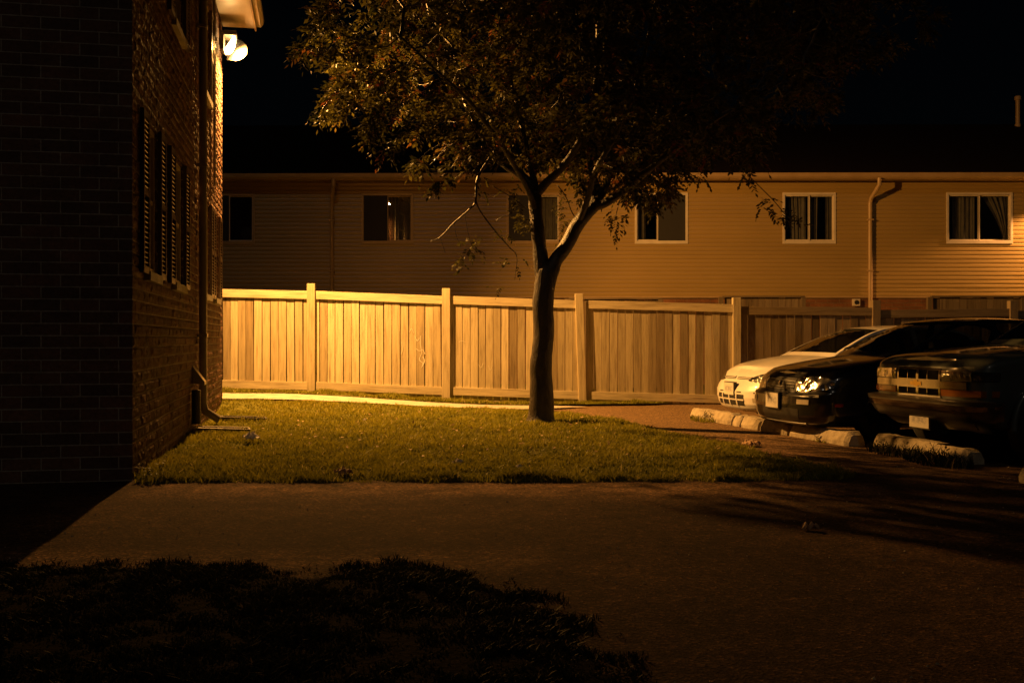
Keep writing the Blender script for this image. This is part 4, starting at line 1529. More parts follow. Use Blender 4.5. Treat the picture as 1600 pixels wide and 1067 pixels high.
# ------------------------------------------------------------------ cars
class Car:
    """body lofted from plan rings; local frame: x runs from the nose to the tail, y to the car's left when seen from the front"""

    def __init__(s, Ln, zb, top, levels, nose_n=2.8, tail_D=.35):
        s.Ln, s.zb, s.top, s.lv, s.n, s.tD = Ln, zb, top, levels, nose_n, tail_D

    def ztop(s, x):
        return float(np.interp(x, [t[0] for t in s.top], [t[1] for t in s.top]))

    def ring(s, r):
        rs_ = [l[0] for l in s.lv]
        F = float(np.interp(r, rs_, [l[1] for l in s.lv]))
        W = float(np.interp(r, rs_, [l[2] for l in s.lv]))
        D = float(np.interp(r, rs_, [l[3] for l in s.lv]))
        return F, W, D

    def front(s, th, r):
        F, W, D = s.ring(r)
        e = 2 / s.n
        c, sn = max(0, math.cos(th)), math.sin(th)
        y = W * math.copysign(abs(sn) ** e, sn)
        x = F + D * (1 - c ** e)
        z = s.zb + r * (s.ztop(x) - s.zb)
        return Vector((x, y, z))

    def setup(s):
        ths = np.linspace(0, PI / 2, 400)
        P = [s.front(t, .5) for t in ths]
        ac = [0]
        for a, b in zip(P, P[1:]):
            ac.append(ac[-1] + math.hypot(b.x - a.x, b.y - a.y))
        s.arc, s.ths = np.array(ac), ths

    def at(s, q, z):
        """point on the nose, q metres round the nose from the centre line, z height"""
        th = float(np.interp(abs(q), s.arc, s.ths)) * (1 if q >= 0 else -1)
        r = (z - s.zb) / (s.ztop(.1) - s.zb)
        for _ in range(6):
            p = s.front(th, min(max(r, 0), 1))
            r += (z - p.z) / max(.2, (s.ztop(p.x) - s.zb))
        return s.front(th, min(max(r, 0), 1))

    def nrm(s, q, z):
        h = .012
        a = s.at(q + h, z) - s.at(q - h, z)
        b = s.at(q, z + h) - s.at(q, z - h)
        n = a.cross(b)
        if n.length < 1e-9:
            return Vector((-1, 0, 0))
        n.normalize()
        if n.x > 0 and abs(n.y) < .9:
            n = -n
        if n.y * q < 0 and abs(n.y) > .5:
            n = -n
        return n

    def patch(s, cols, d=.006, nv=8, sub=4, back=-.01, uv=False, dz=None):
        """slab lying on the nose: cols = [(q, zlow, zhigh), ...]"""
        cc = []
        for a, b in zip(cols, cols[1:]):
            for k in range(sub):
                t = k / sub
                cc.append(tuple(a[i] * (1 - t) + b[i] * t for i in range(3)))
        cc.append(cols[-1])
        nu = len(cc)
        vf, vb, uvs = [], [], []
        for i, (q, z0, z1) in enumerate(cc):
            for j in range(nv + 1):
                z = z0 + (z1 - z0) * j / nv
                p, n = s.at(q, z), s.nrm(q, z)
                dd = d
                vf.append(p + n * dd)
                vb.append(p + n * back)
                uvs.append((i / (nu - 1), j / nv))
        w = nv + 1
        fs = []
        o = len(vf)
        for i in range(nu - 1):
            for j in range(nv):
                a = i * w + j
                fs.append((a, a + 1, a + w + 1, a + w))
                fs.append((o + a, o + a + w, o + a + w + 1, o + a + 1))
        bd = [i * w for i in range(nu)] + [(nu - 1) * w + j for j in range(1, w)] + [i * w + nv for i in range(nu - 2, -1, -1)] + [j for j in range(nv - 1, 0, -1)]
        for a, b in zip(bd, bd[1:] + bd[:1]):
            fs.append((a, b, o + b, o + a))
        m_ = MB()
        m_.add(vf + vb, fs, uv=uvs + uvs)
        return m_

    def body(s, nr=18):
        rs_ = sorted(set(list(np.linspace(0, 1, nr)) + [l[0] for l in s.lv]))
        nth, nside = 26, 40
        rings = []
        for r in rs_:
            F, W, D = s.ring(r)
            ring = []
            for k in range(-nth, nth + 1):
                ring.append(s.front(k / nth * PI / 2, r))
            x0 = F + D
            xe = s.Ln - s.tD - .3 * F * .4
            e = 2 / 3.0
            side = []
            for k in range(1, nside):
                x = x0 + (xe - x0) * k / nside
                bow = 1 + .012 * math.sin(PI * k / nside)
                side.append((x, W * bow))
            tail = []
            for k in range(nth + 1):
                a = PI / 2 * (1 - k / nth)
                tail.append((xe + s.tD * max(0, math.cos(a)) ** e, W * max(0, math.sin(a)) ** e))
            pl = side + tail
            right = [Vector((x, y, s.zb + r * (s.ztop(x) - s.zb))) for x, y in pl]
            left = [Vector((p.x, -p.y, p.z)) for p in right[:-1]][::-1]
            rings.append(ring + right + left)
        n = len(rings[0])
        vs, fs = [], []
        for R_ in rings:
            vs += R_
        for i in range(len(rings) - 1):
            for k in range(n):
                a, b = i * n + k, i * n + (k + 1) % n
                fs.append((a, b, b + n, a + n))
        # crown over the top ring
        top = rings[-1]
        prev = [(len(rings) - 1) * n + k for k in range(n)]
        for kk, crown in ((.9, .012), (.7, .026), (.45, .036), (.2, .041), (0.0, .042)):
            o = len(vs)
            xm = s.Ln / 2
            for p in top:
                vs.append(Vector((p.x + (0 if abs(p.y) > .02 else 0), p.y * kk, p.z + crown * min(1, abs(p.y) / .3))))
            cur = list(range(o, o + n))
            for k in range(n):
                fs.append((prev[k], prev[(k + 1) % n], cur[(k + 1) % n], cur[k]))
            prev = cur
        o = len(vs)
        for p in rings[0]:
            vs.append(Vector((p.x, p.y * .0, p.z)))
        for k in range(n):
            fs.append((o + k, o + (k + 1) % n, (k + 1) % n, k))
        m_ = MB()
        m_.add(vs, fs)
        return m_


def bool_cut(o, cutters):
    for c in cutters:
        md = o.modifiers.new('cut', 'BOOLEAN')
        md.operation = 'DIFFERENCE'
        md.solver = 'EXACT'
        md.object = c
    dg = bpy.context.evaluated_depsgraph_get()
    me = bpy.data.meshes.new_from_object(o.evaluated_get(dg))
    o.modifiers.clear()
    old = o.data
    o.data = me
    me.name = old.name
    for c in cutters:
        bpy.data.objects.remove(c)


def arch_cutter(x, y, z, r, w):
    m_ = MB().lathe([(0.0, -w), (r, -w), (r, w), (0.0, w)], 'y', 28, (x, y, z))
    return m_.build('arch_cutter', M['rubber'])


def cabin(root, path, belt, wb, wr, paint, zbelt, glass_u, name_pref=None):
    """greenhouse: path=[(x,z)...] up the windscreen, over the roof, down the rear glass; u indices classify panels"""
    pl = catmull([(p[0], 0, p[1]) for p in path], 16)
    n = len(pl)
    zmax = max(p.z for p in pl)
    zmin = zbelt
    nv = 12
    idx = [i / 16 for i in range(n)]
    wid = [wb + (wr - wb) * min(1, max(0, (p.z - zmin) / (zmax - zmin))) for p in pl]
    u_ws, u_r0, u_r1, u_rg = glass_u     # windscreen start/end, rear glass start/end (path index)
    G = {'windshield': MB(), 'rear_window': MB(), 'roof_frame': MB()}

    def P(i, v):
        p = pl[i]
        y = wid[i] * v
        bulge = (1 - v * v)
        if idx[i] < u_r0:
            return Vector((p.x - .09 * bulge, y, p.z + .01 * bulge))
        return Vector((p.x - .09 * bulge * max(0, 1 - (idx[i] - u_r0) / 1.0), y, p.z + .03 * bulge))
    vs_ = [-1, -.93] + [-.93 + 1.86 * k / nv for k in range(1, nv)] + [.93, 1]
    for i in range(n - 1):
        ui = idx[i] + .01
        for a, b in zip(vs_, vs_[1:]):
            q = [P(i, a), P(i + 1, a), P(i + 1, b), P(i, b)]
            inner = abs((a + b) / 2) < .93
            key = 'roof_frame'
            if inner and u_ws <= ui < u_r0:
                key = 'windshield'
            if inner and u_r1 <= ui < u_rg:
                key = 'rear_window'
            G[key].add(q, [(0, 1, 2, 3)][:1])
    # sides
    wins = {}
    for sgn in (-1, 1):
        for i in range(n - 1):
            a, b = P(i, sgn), P(i + 1, sgn)
            bx = lambda p: Vector((p.x, sgn * (wb + .012), min(zbelt(p.x) if callable(zbelt) else zbelt, p.z)))
            lo_a, lo_b = bx(a), bx(b)
            ws = [0, .07, .9, 1.0]
            for w0, w1 in zip(ws, ws[1:]):
                q = [lo_a.lerp(a, w0), lo_b.lerp(b, w0), lo_b.lerp(b, w1), lo_a.lerp(a, w1)]
                if (q[2] - q[1]).length < 1e-5 and (q[3] - q[0]).length < 1e-5:
                    continue
                xm = (a.x + b.x) / 2
                key = None
                if w0 == .07:
                    for wi, (xa, xb) in enumerate(belt):
                        if xa < xm < xb:
                            key = (sgn, wi)
                if key is None:
                    G['roof_frame'].add(q, [(0, 1, 2, 3)] if sgn < 0 else [(3, 2, 1, 0)])
                else:
                    wins.setdefault(key, MB()).add(q, [(0, 1, 2, 3)] if sgn < 0 else [(3, 2, 1, 0)])
    G['roof_frame'].build('roof', paint, root, smooth=True, autosmooth=30)
    G['windshield'].build('windshield', M['carglass'], root, smooth=True)
    if G['rear_window'].v:
        G['rear_window'].build('rear_window', M['carglass'], root, smooth=True)
    for k, m_ in wins.items():
        m_.build('side_window', M['carglass'], root, smooth=True)


def wheel(root, x, y, r, w, rim_mat):
    t = MB()
    t.lathe([(r * .62, -w / 2), (r * .9, -w / 2), (r * .98, -w * .4), (r, -w * .25), (r, w * .25), (r * .98, w * .4), (r * .9, w / 2), (r * .62, w / 2), (r * .6, 0)], 'y', 32, (x, y, r), close=True)
    e = empty('wheel', (0, 0, 0), parent=root)
    t.build('tyre', M['rubber'], e, smooth=True, autosmooth=40)
    sg = 1 if y > 0 else -1
    m_ = MB()
    yo = y + sg * w * .38
    m_.lathe([(0.0, yo - y - sg * .0), (r * .18, yo - y), (r * .2, yo - y - sg * .02), (r * .22, yo - y - sg * .03), (r * .55, yo - y - sg * .045), (r * .61, yo - y + sg * .01), (r * .635, yo - y + sg * .012), (r * .635, yo - y - sg * .1), (0, yo - y - sg * .1)], 'y', 24, (x, y, r))
    for k in range(5):
        a = 2 * PI * k / 5 + .3
        Mx = Matrix.Translation((x, yo - sg * .02, r)) @ Matrix.Rotation(-a, 4, 'Y')
        m_.box((r * .15, -.018, -r * .08), (r * .6, .018, r * .08), M4=Mx)
    m_.build('rim', rim_mat, e, smooth=True, autosmooth=35)


def seats(root, xs_, z, wy, h):
    for x in xs_:
        for y in (-wy, wy):
            m_ = MB()
            m_.box((x, y - .24, z), (x + .5, y + .24, z + .14))
            m_.box((x + .42, y - .23, z + .1), (x + .58, y + .23, z + h), shear=lambda p: (p[0] + (p[2] - z) * .22, p[1], p[2]))
            m_.box((x + .60, y - .13, z + h + .04), (x + .70, y + .13, z + h + .2))
            m_.build('seat', M['room'], root, bevel=.03)


HEAD = math.atan2(.226, .974)


def mirror(root, x, y, z, mat):
    sg = 1 if y > 0 else -1
    m_ = MB()
    m_.lathe([(0, -.02), (.05, -.015), (.075, .02), (.07, .06), (.04, .085), (0, .09)], 'z', 14, (0, 0, 0))
    vs = [(x - p[2] * .9 + .04, y + sg * .1 + p[0] * 1.35, z + p[1] * .95) for p in m_.v]
    m2 = MB()
    m2.add(vs, m_.f)
    m2.box((x - .02, min(y, y + sg * .08), z - .03), (x + .03, max(y, y + sg * .08), z + .0))
    m2.build('side_mirror', mat, root, smooth=True, autosmooth=45)


def plate_on(car, root, q, z, w=.305, h=.155, d=.03, tilt=0.0):
    p, n = car.at(q, z), Vector((-1, 0, 0))
    m_ = MB()
    x = p.x - d
    vs = [(x, q + w / 2, z - h / 2), (x, q - w / 2, z - h / 2), (x, q - w / 2, z + h / 2), (x, q + w / 2, z + h / 2)]
    vs += [(x + .006, a[1], a[2]) for a in vs]
    m_.add(vs, [(0, 1, 2, 3), (7, 6, 5, 4), (0, 4, 5, 1), (1, 5, 6, 2), (2, 6, 7, 3), (3, 7, 4, 0)], uv=[(0, 0), (1, 0), (1, 1), (0, 1)] * 2)
    o = m_.build('licence_plate', M['plate'], root)
    k = MB()
    k.box((x + .008, q - w / 2 - .012, z - h / 2 - .012), (p.x + .02, q + w / 2 + .012, z + h / 2 + .012))
    k.build('plate_bracket', M['blackplastic'], root)
    return o


def grille_bars(car, root, cols, nbars, dback, mat_back, mat_bar, barh=.012, name='grille'):
    g = car.patch(cols, d=.004, nv=6).build(name, mat_back, root, smooth=True, autosmooth=40)
    q0, q1 = cols[0][0], cols[-1][0]
    for k in range(nbars):
        t = (k + .5) / nbars
        cc = [(c[0], c[1] + (c[2] - c[1]) * t - barh / 2, c[1] + (c[2] - c[1]) * t + barh / 2) for c in cols]
        car.patch(cc, d=.014, nv=2, back=.002).build('grille_bar', mat_bar, g, smooth=True, autosmooth=40)
    return g


# ---- white compact coupe-like sedan
def white_car():
    root = empty('parked_car', (3.1, 14.6, 0), HEAD, 'white compact car parked nose out, farthest of the three by the fence', 'car', 'cars parked along the concrete blocks')
    top = [(0, .66), (.12, .70), (.3, .755), (.7, .84), (1.25, .92), (1.6, .93), (3.3, .96), (3.9, 1.0), (4.4, .97), (4.6, .94)]
    lv = [(0.0, .13, .76, .50), (.06, .06, .80, .50), (.2, .02, .835, .50), (.38, .0, .85, .5), (.55, .0, .855, .5), (.66, .03, .86, .5), (.8, .09, .855, .5), (.9, .14, .845, .5), (.96, .20, .82, .5), (1.0, .27, .78, .48)]
    c = Car(4.5, .16, top, lv, 2.7)
    c.setup()
    b = c.body().build('body', M['paint_white'], root, smooth=True, autosmooth=50)
    cut = [arch_cutter(x, y, .3, .345, .22) for x in (.98, 3.55) for y in (-.8, .8)]
    bool_cut(b, cut)
    for x in (.98, 3.55):
        for y in (-.74, .74):
            wheel(root, x, y, .3, .19, M['chrome'])
    cabin(root, [(1.15, .9), (1.5, 1.08), (1.95, 1.27), (2.35, 1.335), (2.9, 1.34), (3.3, 1.29), (3.75, 1.08), (3.95, .98)], [(1.45, 2.5), (2.58, 3.45)], .74, .54, M['paint_white'], .93, (0.4, 2.2, 4.8, 6.6))
    seats(root, [1.8, 2.7], .42, .36, .5)
    # slim hood-edge grille slots above the bumper
    for q0, q1 in ((-.42, -.03), (.03, .42)):
        grille_bars(c, root, [(q0, .605, .645), (q1, .605, .645)], 2, 0, M['blackplastic'], M['paint_white'], .008)
    # swept-back headlamps
    for sg in (1, -1):
        cols = [(sg * .38, .59, .615), (sg * .47, .575, .65), (sg * .56, .57, .678), (sg * .68, .565, .70), (sg * .82, .585, .725), (sg * .92, .62, .735), (sg * .98, .67, .735)]
        c.patch(cols, d=.005).build('headlight', M['darklamp'], root, smooth=True, autosmooth=40)
    g = c.patch([(-.40, .25, .40), (0, .25, .40), (.40, .25, .40)], d=.004).build('lower_intake', M['blackplastic'], root, smooth=True, autosmooth=40)
    for q in (-.22, 0, .22):
        c.patch([(q - .014, .25, .40), (q + .014, .25, .40)], d=.012, back=.002, sub=1).build('intake_bar', M['paint_white'], g, smooth=True, autosmooth=40)
    c.patch([(-.40, .318, .336), (.40, .318, .336)], d=.012, nv=2, back=.002).build('intake_bar', M['paint_white'], g, smooth=True, autosmooth=40)
    c.patch([(-.62, .425, .44), (.62, .425, .44)], d=.004, nv=2).build('bumper_crease', M['blackplastic'], root, smooth=True, autosmooth=40)
    plate_on(c, root, 0, .47, .305, .17)
    for sg in (-1, 1):
        mirror(root, 1.5, sg * .76, .96, M['paint_white'])
        c.patch([(sg * .58, .3, .36), (sg * .74, .31, .36)], d=.004).build('fog_light', M['fog'], root, smooth=True, autosmooth=40)
    return root


# ---- dark sedan in the middle
def dark_car():
    root = empty('parked_car', (3.157, 12.35, 0), HEAD, 'black sedan with bright headlamp, parked between the white car and the truck', 'car', 'cars parked along the concrete blocks')
    top = [(0, .70), (.1, .73), (.35, .80), (.8, .88), (1.25, .94), (1.6, .95), (3.4, .98), (4.0, 1.03), (4.4, 1.0), (4.6, .96)]
    lv = [(0.0, .10, .77, .40), (.07, .04, .81, .40), (.2, .01, .835, .42), (.45, .0, .85, .42), (.62, .005, .855, .42), (.66, .05, .855, .42), (.72, .07, .86, .43), (.88, .10, .85, .45), (.95, .14, .83, .46), (1.0, .2, .79, .46)]
    c = Car(4.45, .17, top, lv, 2.9)
    c.setup()
    b = c.body().build('body', M['paint_dark'], root, smooth=True, autosmooth=50)
    bool_cut(b, [arch_cutter(x, y, .3, .34, .22) for x in (.92, 3.5) for y in (-.8, .8)])
    for x in (.92, 3.5):
        for y in (-.74, .74):
            wheel(root, x, y, .3, .19, M['darkmetal'])
    cabin(root, [(1.2, .92), (1.6, 1.13), (2.0, 1.32), (2.35, 1.395), (3.0, 1.405), (3.45, 1.34), (3.85, 1.12), (4.05, 1.02)], [(1.5, 2.55), (2.63, 3.5)], .745, .56, M['paint_dark'], .955, (0.4, 2.3, 4.8, 6.6))
    seats(root, [1.85, 2.75], .44, .36, .52)
    g = grille_bars(c, root, [(-.33, .58, .705), (0, .575, .715), (.33, .58, .705)], 4, 0, M['blackplastic'], M['chrome'], .005)
    c.patch([(-.025, .62, .665), (.025, .62, .665)], d=.02, sub=2).build('emblem', M['chrome'], root, smooth=True)
    for sg in (1, -1):
        cols = [(sg * .36, .575, .70), (sg * .42, .57, .725), (sg * .56, .565, .735), (sg * .7, .572, .73), (sg * .82, .59, .715), (sg * .9, .615, .69)]
        c.patch(cols, d=.007).build('headlight', M['headlamp'], root, smooth=True, autosmooth=40)
        c.patch([(sg * .5, .42, .475), (sg * .68, .42, .475)], d=.008).build('bumper_lamp', M['fog'], root, smooth=True, autosmooth=40)
        c.patch([(sg * .98, .40, .435), (sg * 1.1, .40, .435)], d=.006).build('side_marker', M['redlens'], root, smooth=True, autosmooth=40)
        mirror(root, 1.52, sg * .77, 1.0, M['paint_dark'])
    c.patch([(-.52, .23, .36), (0, .22, .36), (.52, .23, .36)], d=.004).build('lower_intake', M['blackplastic'], root, smooth=True, autosmooth=40)
    c.patch([(-.8, .505, .53), (0, .505, .53), (.8, .505, .53)], d=.012, nv=4).build('bumper_strip', M['bumper'], root, smooth=True, autosmooth=40)
    c.patch([(-.62, .185, .205), (0, .18, .2), (.62, .185, .205)], d=.012, nv=3).build('lip', M['bumper'], root, smooth=True, autosmooth=40)
    plate_on(c, root, 0, .44, .305, .175)
    return root


# ---- dark green sport utility truck on the right
def truck():
    root = empty('parked_truck', (3.92, 10.0, 0), HEAD, 'dark green sport utility truck with chrome two bar grille at right edge', 'truck', 'cars parked along the concrete blocks')
    top = [(0, .93), (.1, .955), (.3, .995), (.8, 1.05), (1.4, 1.09), (1.7, 1.1), (4.3, 1.12), (4.6, 1.1)]
    lv = [(0.0, .30, .74, .12), (.08, .22, .78, .14), (.25, .12, .83, .2), (.40, .07, .855, .24), (.5, .06, .86, .26), (.8, .06, .86, .28), (.93, .075, .855, .3), (.97, .10, .84, .3), (1.0, .15, .80, .28)]
    c = Car(4.5, .36, top, lv, 4.4, .2)
    c.setup()
    b = c.body().build('body', M['paint_green'], root, smooth=True, autosmooth=50)
    bool_cut(b, [arch_cutter(x, y, .36, .44, .26) for x in (.88, 3.45) for y in (-.84, .84)])
    for x in (.88, 3.45):
        for y in (-.74, .74):
            wheel(root, x, y, .35, .23, M['chrome'])
        for sg in (-1, 1):
            # flared arch lip
            m_ = MB()
            pts = [(x + .455 * math.cos(a), sg * (.862 + .012), .36 + .455 * math.sin(a)) for a in np.linspace(-.05, PI + .05, 20)]
            m_.tube(pts, .03, 8)
            m_.build('arch_flare', M['paint_green'], root, smooth=True, autosmooth=50)
    cabin(root, [(1.35, 1.07), (1.75, 1.32), (2.1, 1.55), (2.4, 1.63), (3.2, 1.65), (4.1, 1.62), (4.3, 1.5), (4.42, 1.12)], [(1.7, 2.7), (2.8, 3.5), (3.6, 4.2)], .77, .62, M['paint_green'], 1.1, (0.35, 2.3, 5.2, 6.7))
    seats(root, [2.0, 3.0], .62, .38, .55)
    # chrome grille: two barred openings split by a bar with the emblem
    g = c.patch([(-.34, .618, .892), (-.2, .618, .895), (0, .618, .895), (.2, .618, .895), (.34, .618, .892)], d=.012, nv=10).build('grille', M['chrome'], root, smooth=True, autosmooth=40)
    for z0, z1 in ((.785, .872), (.64, .70)):
        o = c.patch([(-.31, z0, z1), (0, z0, z1), (.31, z0, z1)], d=.016, back=.006).build('grille_opening', M['blackvoid'], g, smooth=True, autosmooth=40)
        for q in (-.155, 0, .155):
            c.patch([(q - .004, z0, z1), (q + .004, z0, z1)], d=.02, back=.01, sub=1).build('grille_rib', M['chrome'], g, smooth=True, autosmooth=40)
    c.patch([(-.70, .708, .775), (-.3, .708, .775), (.3, .708, .775), (.70, .708, .775)], d=.03, nv=4).build('grille_centre_bar', M['chrome'], g, smooth=True, autosmooth=40)
    # bow-tie shaped emblem
    p = c.at(0, .742)
    x = p.x - .036
    ol = [(-.085, -.018), (-.028, -.018), (-.02, -.032), (.028, -.032), (.036, -.018), (.085, -.018), (.078, .018), (.028, .018), (.02, .032), (-.028, .032), (-.036, .018), (-.092, .018)]
    m_ = MB()
    k = len(ol)
    m_.add([(x, -a[0], 0.742 + a[1]) for a in ol] + [(x + .008, -a[0], 0.742 + a[1]) for a in ol], [tuple(range(k)), tuple(range(2 * k - 1, k - 1, -1))] + [(i, k + i, k + (i + 1) % k, (i + 1) % k) for i in range(k)])
    m_.build('emblem', M['gold'], g)
    for sg in (1, -1):
        c.patch([(sg * .36, .785, .875), (sg * .74, .785, .872)], d=.02, back=.004).build('headlight', M['headlamp'] if sg > 0 else M['darklamp'], root, smooth=True, autosmooth=40)
        c.patch([(sg * .755, .785, .872), (sg * .98, .79, .868)], d=.012, back=-.004).build('corner_lamp', M['darklamp'], root, smooth=True, autosmooth=40)
        c.patch([(sg * .36, .64, .70), (sg * .98, .645, .70)], d=.018, back=.004).build('turn_signal', M['amber'], root, smooth=True, autosmooth=40)
        mirror(root, 1.75, sg * .8, 1.16, M['blackplastic'])
    # bumper stands proud of the nose
    bm_ = c.patch([(-1.06, .48, .615), (-.7, .475, .615), (0, .475, .615), (.7, .475, .615), (1.06, .48, .615)], d=.11, nv=8, back=-.01).build('bumper', M['bumper'], root, smooth=True, autosmooth=50)
    c.patch([(-1.05, .57, .60), (-.6, .57, .6), (0, .57, .60), (.6, .57, .6), (1.05, .57, .60)], d=.122, nv=4, back=.1).build('bumper_strip', M['chrome'], bm_, smooth=True, autosmooth=40)
    v = c.patch([(-.86, .36, .47), (-.5, .345, .47), (0, .345, .47), (.5, .345, .47), (.86, .36, .47)], d=.07, nv=6, back=-.01).build('valance', M['bumper'], root, smooth=True, autosmooth=50)
    for a, b_ in ((-.74, -.3), (.3, .74)):
        c.patch([(a, .39, .45), (b_, .39, .45)], d=.075, back=.06).build('air_slot', M['blackplastic'], v, smooth=True, autosmooth=40)
    plate_on(c, root, 0, .385, .305, .155, d=.2)
    mb_ = MB().tube([(1.15, -.74, 1.04), (1.15, -.74, 1.9)], .004, 6)
    mb_.lathe([(0, 0), (.018, 0), (.012, .03), (0, .04)], 'z', 10, (1.15, -.74, 1.03))
    mb_.build('antenna', M['blackplastic'], root)
    # axle and frame members showing below
    mb_ = MB().tube([(.88, -.65, .33), (.88, .65, .33)], .05, 8)
    mb_.box((.4, -.5, .34), (4.0, -.4, .42)).box((.4, .4, .34), (4.0, .5, .42))
    mb_.build('axle', M['darkmetal'], root)
    return root


white_car()
dark_car()
truck()


# ------------------------------------------------------------------ parking blocks
def parking_block(x0, y0, x1, y1, h, lab, w=.24, chip=0.03, seed=0, z0=0.0):
    rb = np.random.default_rng(100 + seed)
    a, b = Vector((x0, y0, z0)), Vector((x1, y1, z0))
    ln = (b - a).length
    ang = math.atan2(y1 - y0, x1 - x0)
    n = max(8, int(ln / .06))
    prof = [(-w / 2, 0), (-w / 2, h * .35), (-w * .36, h * .86), (-w * .26, h), (w * .26, h), (w * .36, h * .86), (w / 2, h * .35), (w / 2, 0)]
    vs, fs = [], []
    m_ = len(prof)
    for i in range(n + 1):
        t = i / n
        e = min(t, 1 - t) * ln
        k = 1 - .22 * max(0, 1 - e / .06) ** 2
        for (py, pz) in prof:
            nz_ = mnoise.noise(Vector((t * ln * 6, py * 12, pz * 12 + seed * 7.7)))
            nz2 = max(0, mnoise.noise(Vector((t * ln * 2.3, py * 3, seed * 3.1))) - .25)
            vs.append((t * ln + rb.normal() * .004, py * k + nz_ * chip * .35, max(0, pz * k + (nz_ * chip * .5 - nz2 * chip * 2.2) * (pz > 0))))
    for i in range(n):
        for k in range(m_ - 1):
            p = i * m_ + k
            fs.append((p, p + m_, p + m_ + 1, p + 1))
    fs.append(tuple(range(m_)))
    fs.append(tuple(range(n * m_, n * m_ + m_))[::-1])
    o = MB().add(vs, [f[::-1] for f in fs]).build('parking_block', M['block'], smooth=True, autosmooth=17)
    o.location = (x0, y0, z0)
    o.rotation_euler = (0, 0, ang)
    tag(o, lab, 'parking block', 'concrete parking blocks in front of the cars')
    return o


parking_block(2.76, 15.34, 3.08, 14.0, .15, 'pale worn concrete parking block before the white car, farthest of its row', seed=1)
parking_block(3.10, 13.95, 3.14, 13.72, .14, 'smallest chunk of broken concrete block, below the white car bumper', seed=2, chip=.045)
parking_block(3.15, 13.68, 3.25, 13.2, .15, 'short broken concrete block with cracked end between the chunk and longer block', seed=3, chip=.04)
parking_block(3.27, 13.14, 3.44, 12.5, .15, 'squared concrete block right under the licence plate of the black sedan', seed=4)
parking_block(3.46, 12.44, 3.77, 11.2, .15, 'long concrete parking block half in shadow under the black sedan headlamp', seed=5)
parking_block(4.02, 11.15, 4.32, 9.55, .15, 'weedy concrete parking block in front of the dark green truck', seed=6)
parking_block(4.26, 8.42, 4.38, 7.3, .17, 'concrete block end cut off by the right edge, nearest of its row', seed=7)


# ------------------------------------------------------------------ weeds
def weed(x, y, r, h, nst, lab):
    P, Hs = [], []
    root = empty('weed_clump', (x, y, 0), 0, lab, 'weed', 'weeds growing along the parking blocks')
    n = nst
    ang = rng.random(n) * 2 * PI
    rr = np.sqrt(rng.random(n)) * r
    P = np.stack([rr * np.cos(ang) * .6, rr * np.sin(ang) * 1.3, 0 * rr], -1)
    o = blades('blades', M['darkgrass'] if nst > 300 else M['grass'], P, h * .8 * (.3 + .65 * rng.random(n)), 1.3, .006, .05, kind=None)
    o.parent = root
    mb = MB()
    for i in range(max(5, nst // 60)):
        a = rng.random() * 2 * PI
        q = rng.random() * r * .8
        p0 = Vector((q * math.cos(a) * .6, q * math.sin(a) * 1.3, 0))
        hh = h * (.7 + .7 * rng.random())
        p1 = p0 + Vector((rng.normal() * hh * .35, rng.normal() * hh * .35, hh))
        mb.tube([p0, p0.lerp(p1, .5) + Vector((0, 0, .02)), p1], [.003, .0025, .001], 4)
        for k in range(7):
            c = p0.lerp(p1, .25 + .1 * k)
            d_ = Vector((rng.normal(), rng.normal(), .3)).normalized()
            s_ = d_.cross(Vector((0, 0, 1))).normalized()
            l_ = .035 + .03 * rng.random()
            mb.add([c, c + d_ * l_ * .5 + s_ * l_ * .25, c + d_ * l_, c + d_ * l_ * .5 - s_ * l_ * .25], [(0, 1, 2, 3)], tint=rng.random() * .6)
    mb.build('leaves', M['leaf'], root)


weed(2.78, 14.75, .35, .12, 260, 'sparse weed clump against the farthest pale parking block')
weed(3.95, 10.55, .4, .15, 420, 'straggly weed clump at the near face of the truck parking block, left of two')
weed(4.05, 9.75, .42, .2, 520, 'tallest weed clump beside the truck parking block, right of two')
weed(3.58, 11.75, .2, .06, 120, 'low weed tuft at the foot of the half shadowed parking block')
weed(-2.95, 8.55, .25, .16, 260, 'weed clump at the near corner of the brick wall')


# ------------------------------------------------------------------ fallen leaflets under the tree
mbl_ = MB()
for _ in range(420):
    a, r_ = rng.random() * 2 * PI, 3.6 * math.sqrt(rng.random())
    px_, py_ = TX + r_ * math.cos(a), TY + r_ * math.sin(a) - 1.0
    if not inpoly(np.array([px_]), np.array([py_]), LAWN)[0]:
        continue
    z_ = float(lawn_h(np.array([px_]), np.array([py_]))[0]) + .03 + .02 * rng.random()
    d_ = Vector((rng.normal(), rng.normal(), .25 * rng.normal())).normalized()
    w_ = d_.cross(Vector((.4 * rng.normal(), .4 * rng.normal(), 1))).normalized()
    l_ = .025 + .03 * rng.random()
    c_ = Vector((px_, py_, z_))
    mbl_.add([c_, c_ + d_ * l_ * .5 + w_ * l_ * .28, c_ + d_ * l_, c_ + d_ * l_ * .5 - w_ * l_ * .28], [(0, 1, 2, 3)])
tag(mbl_.build('fallen_leaves', M['deadleaf']), kind='stuff')

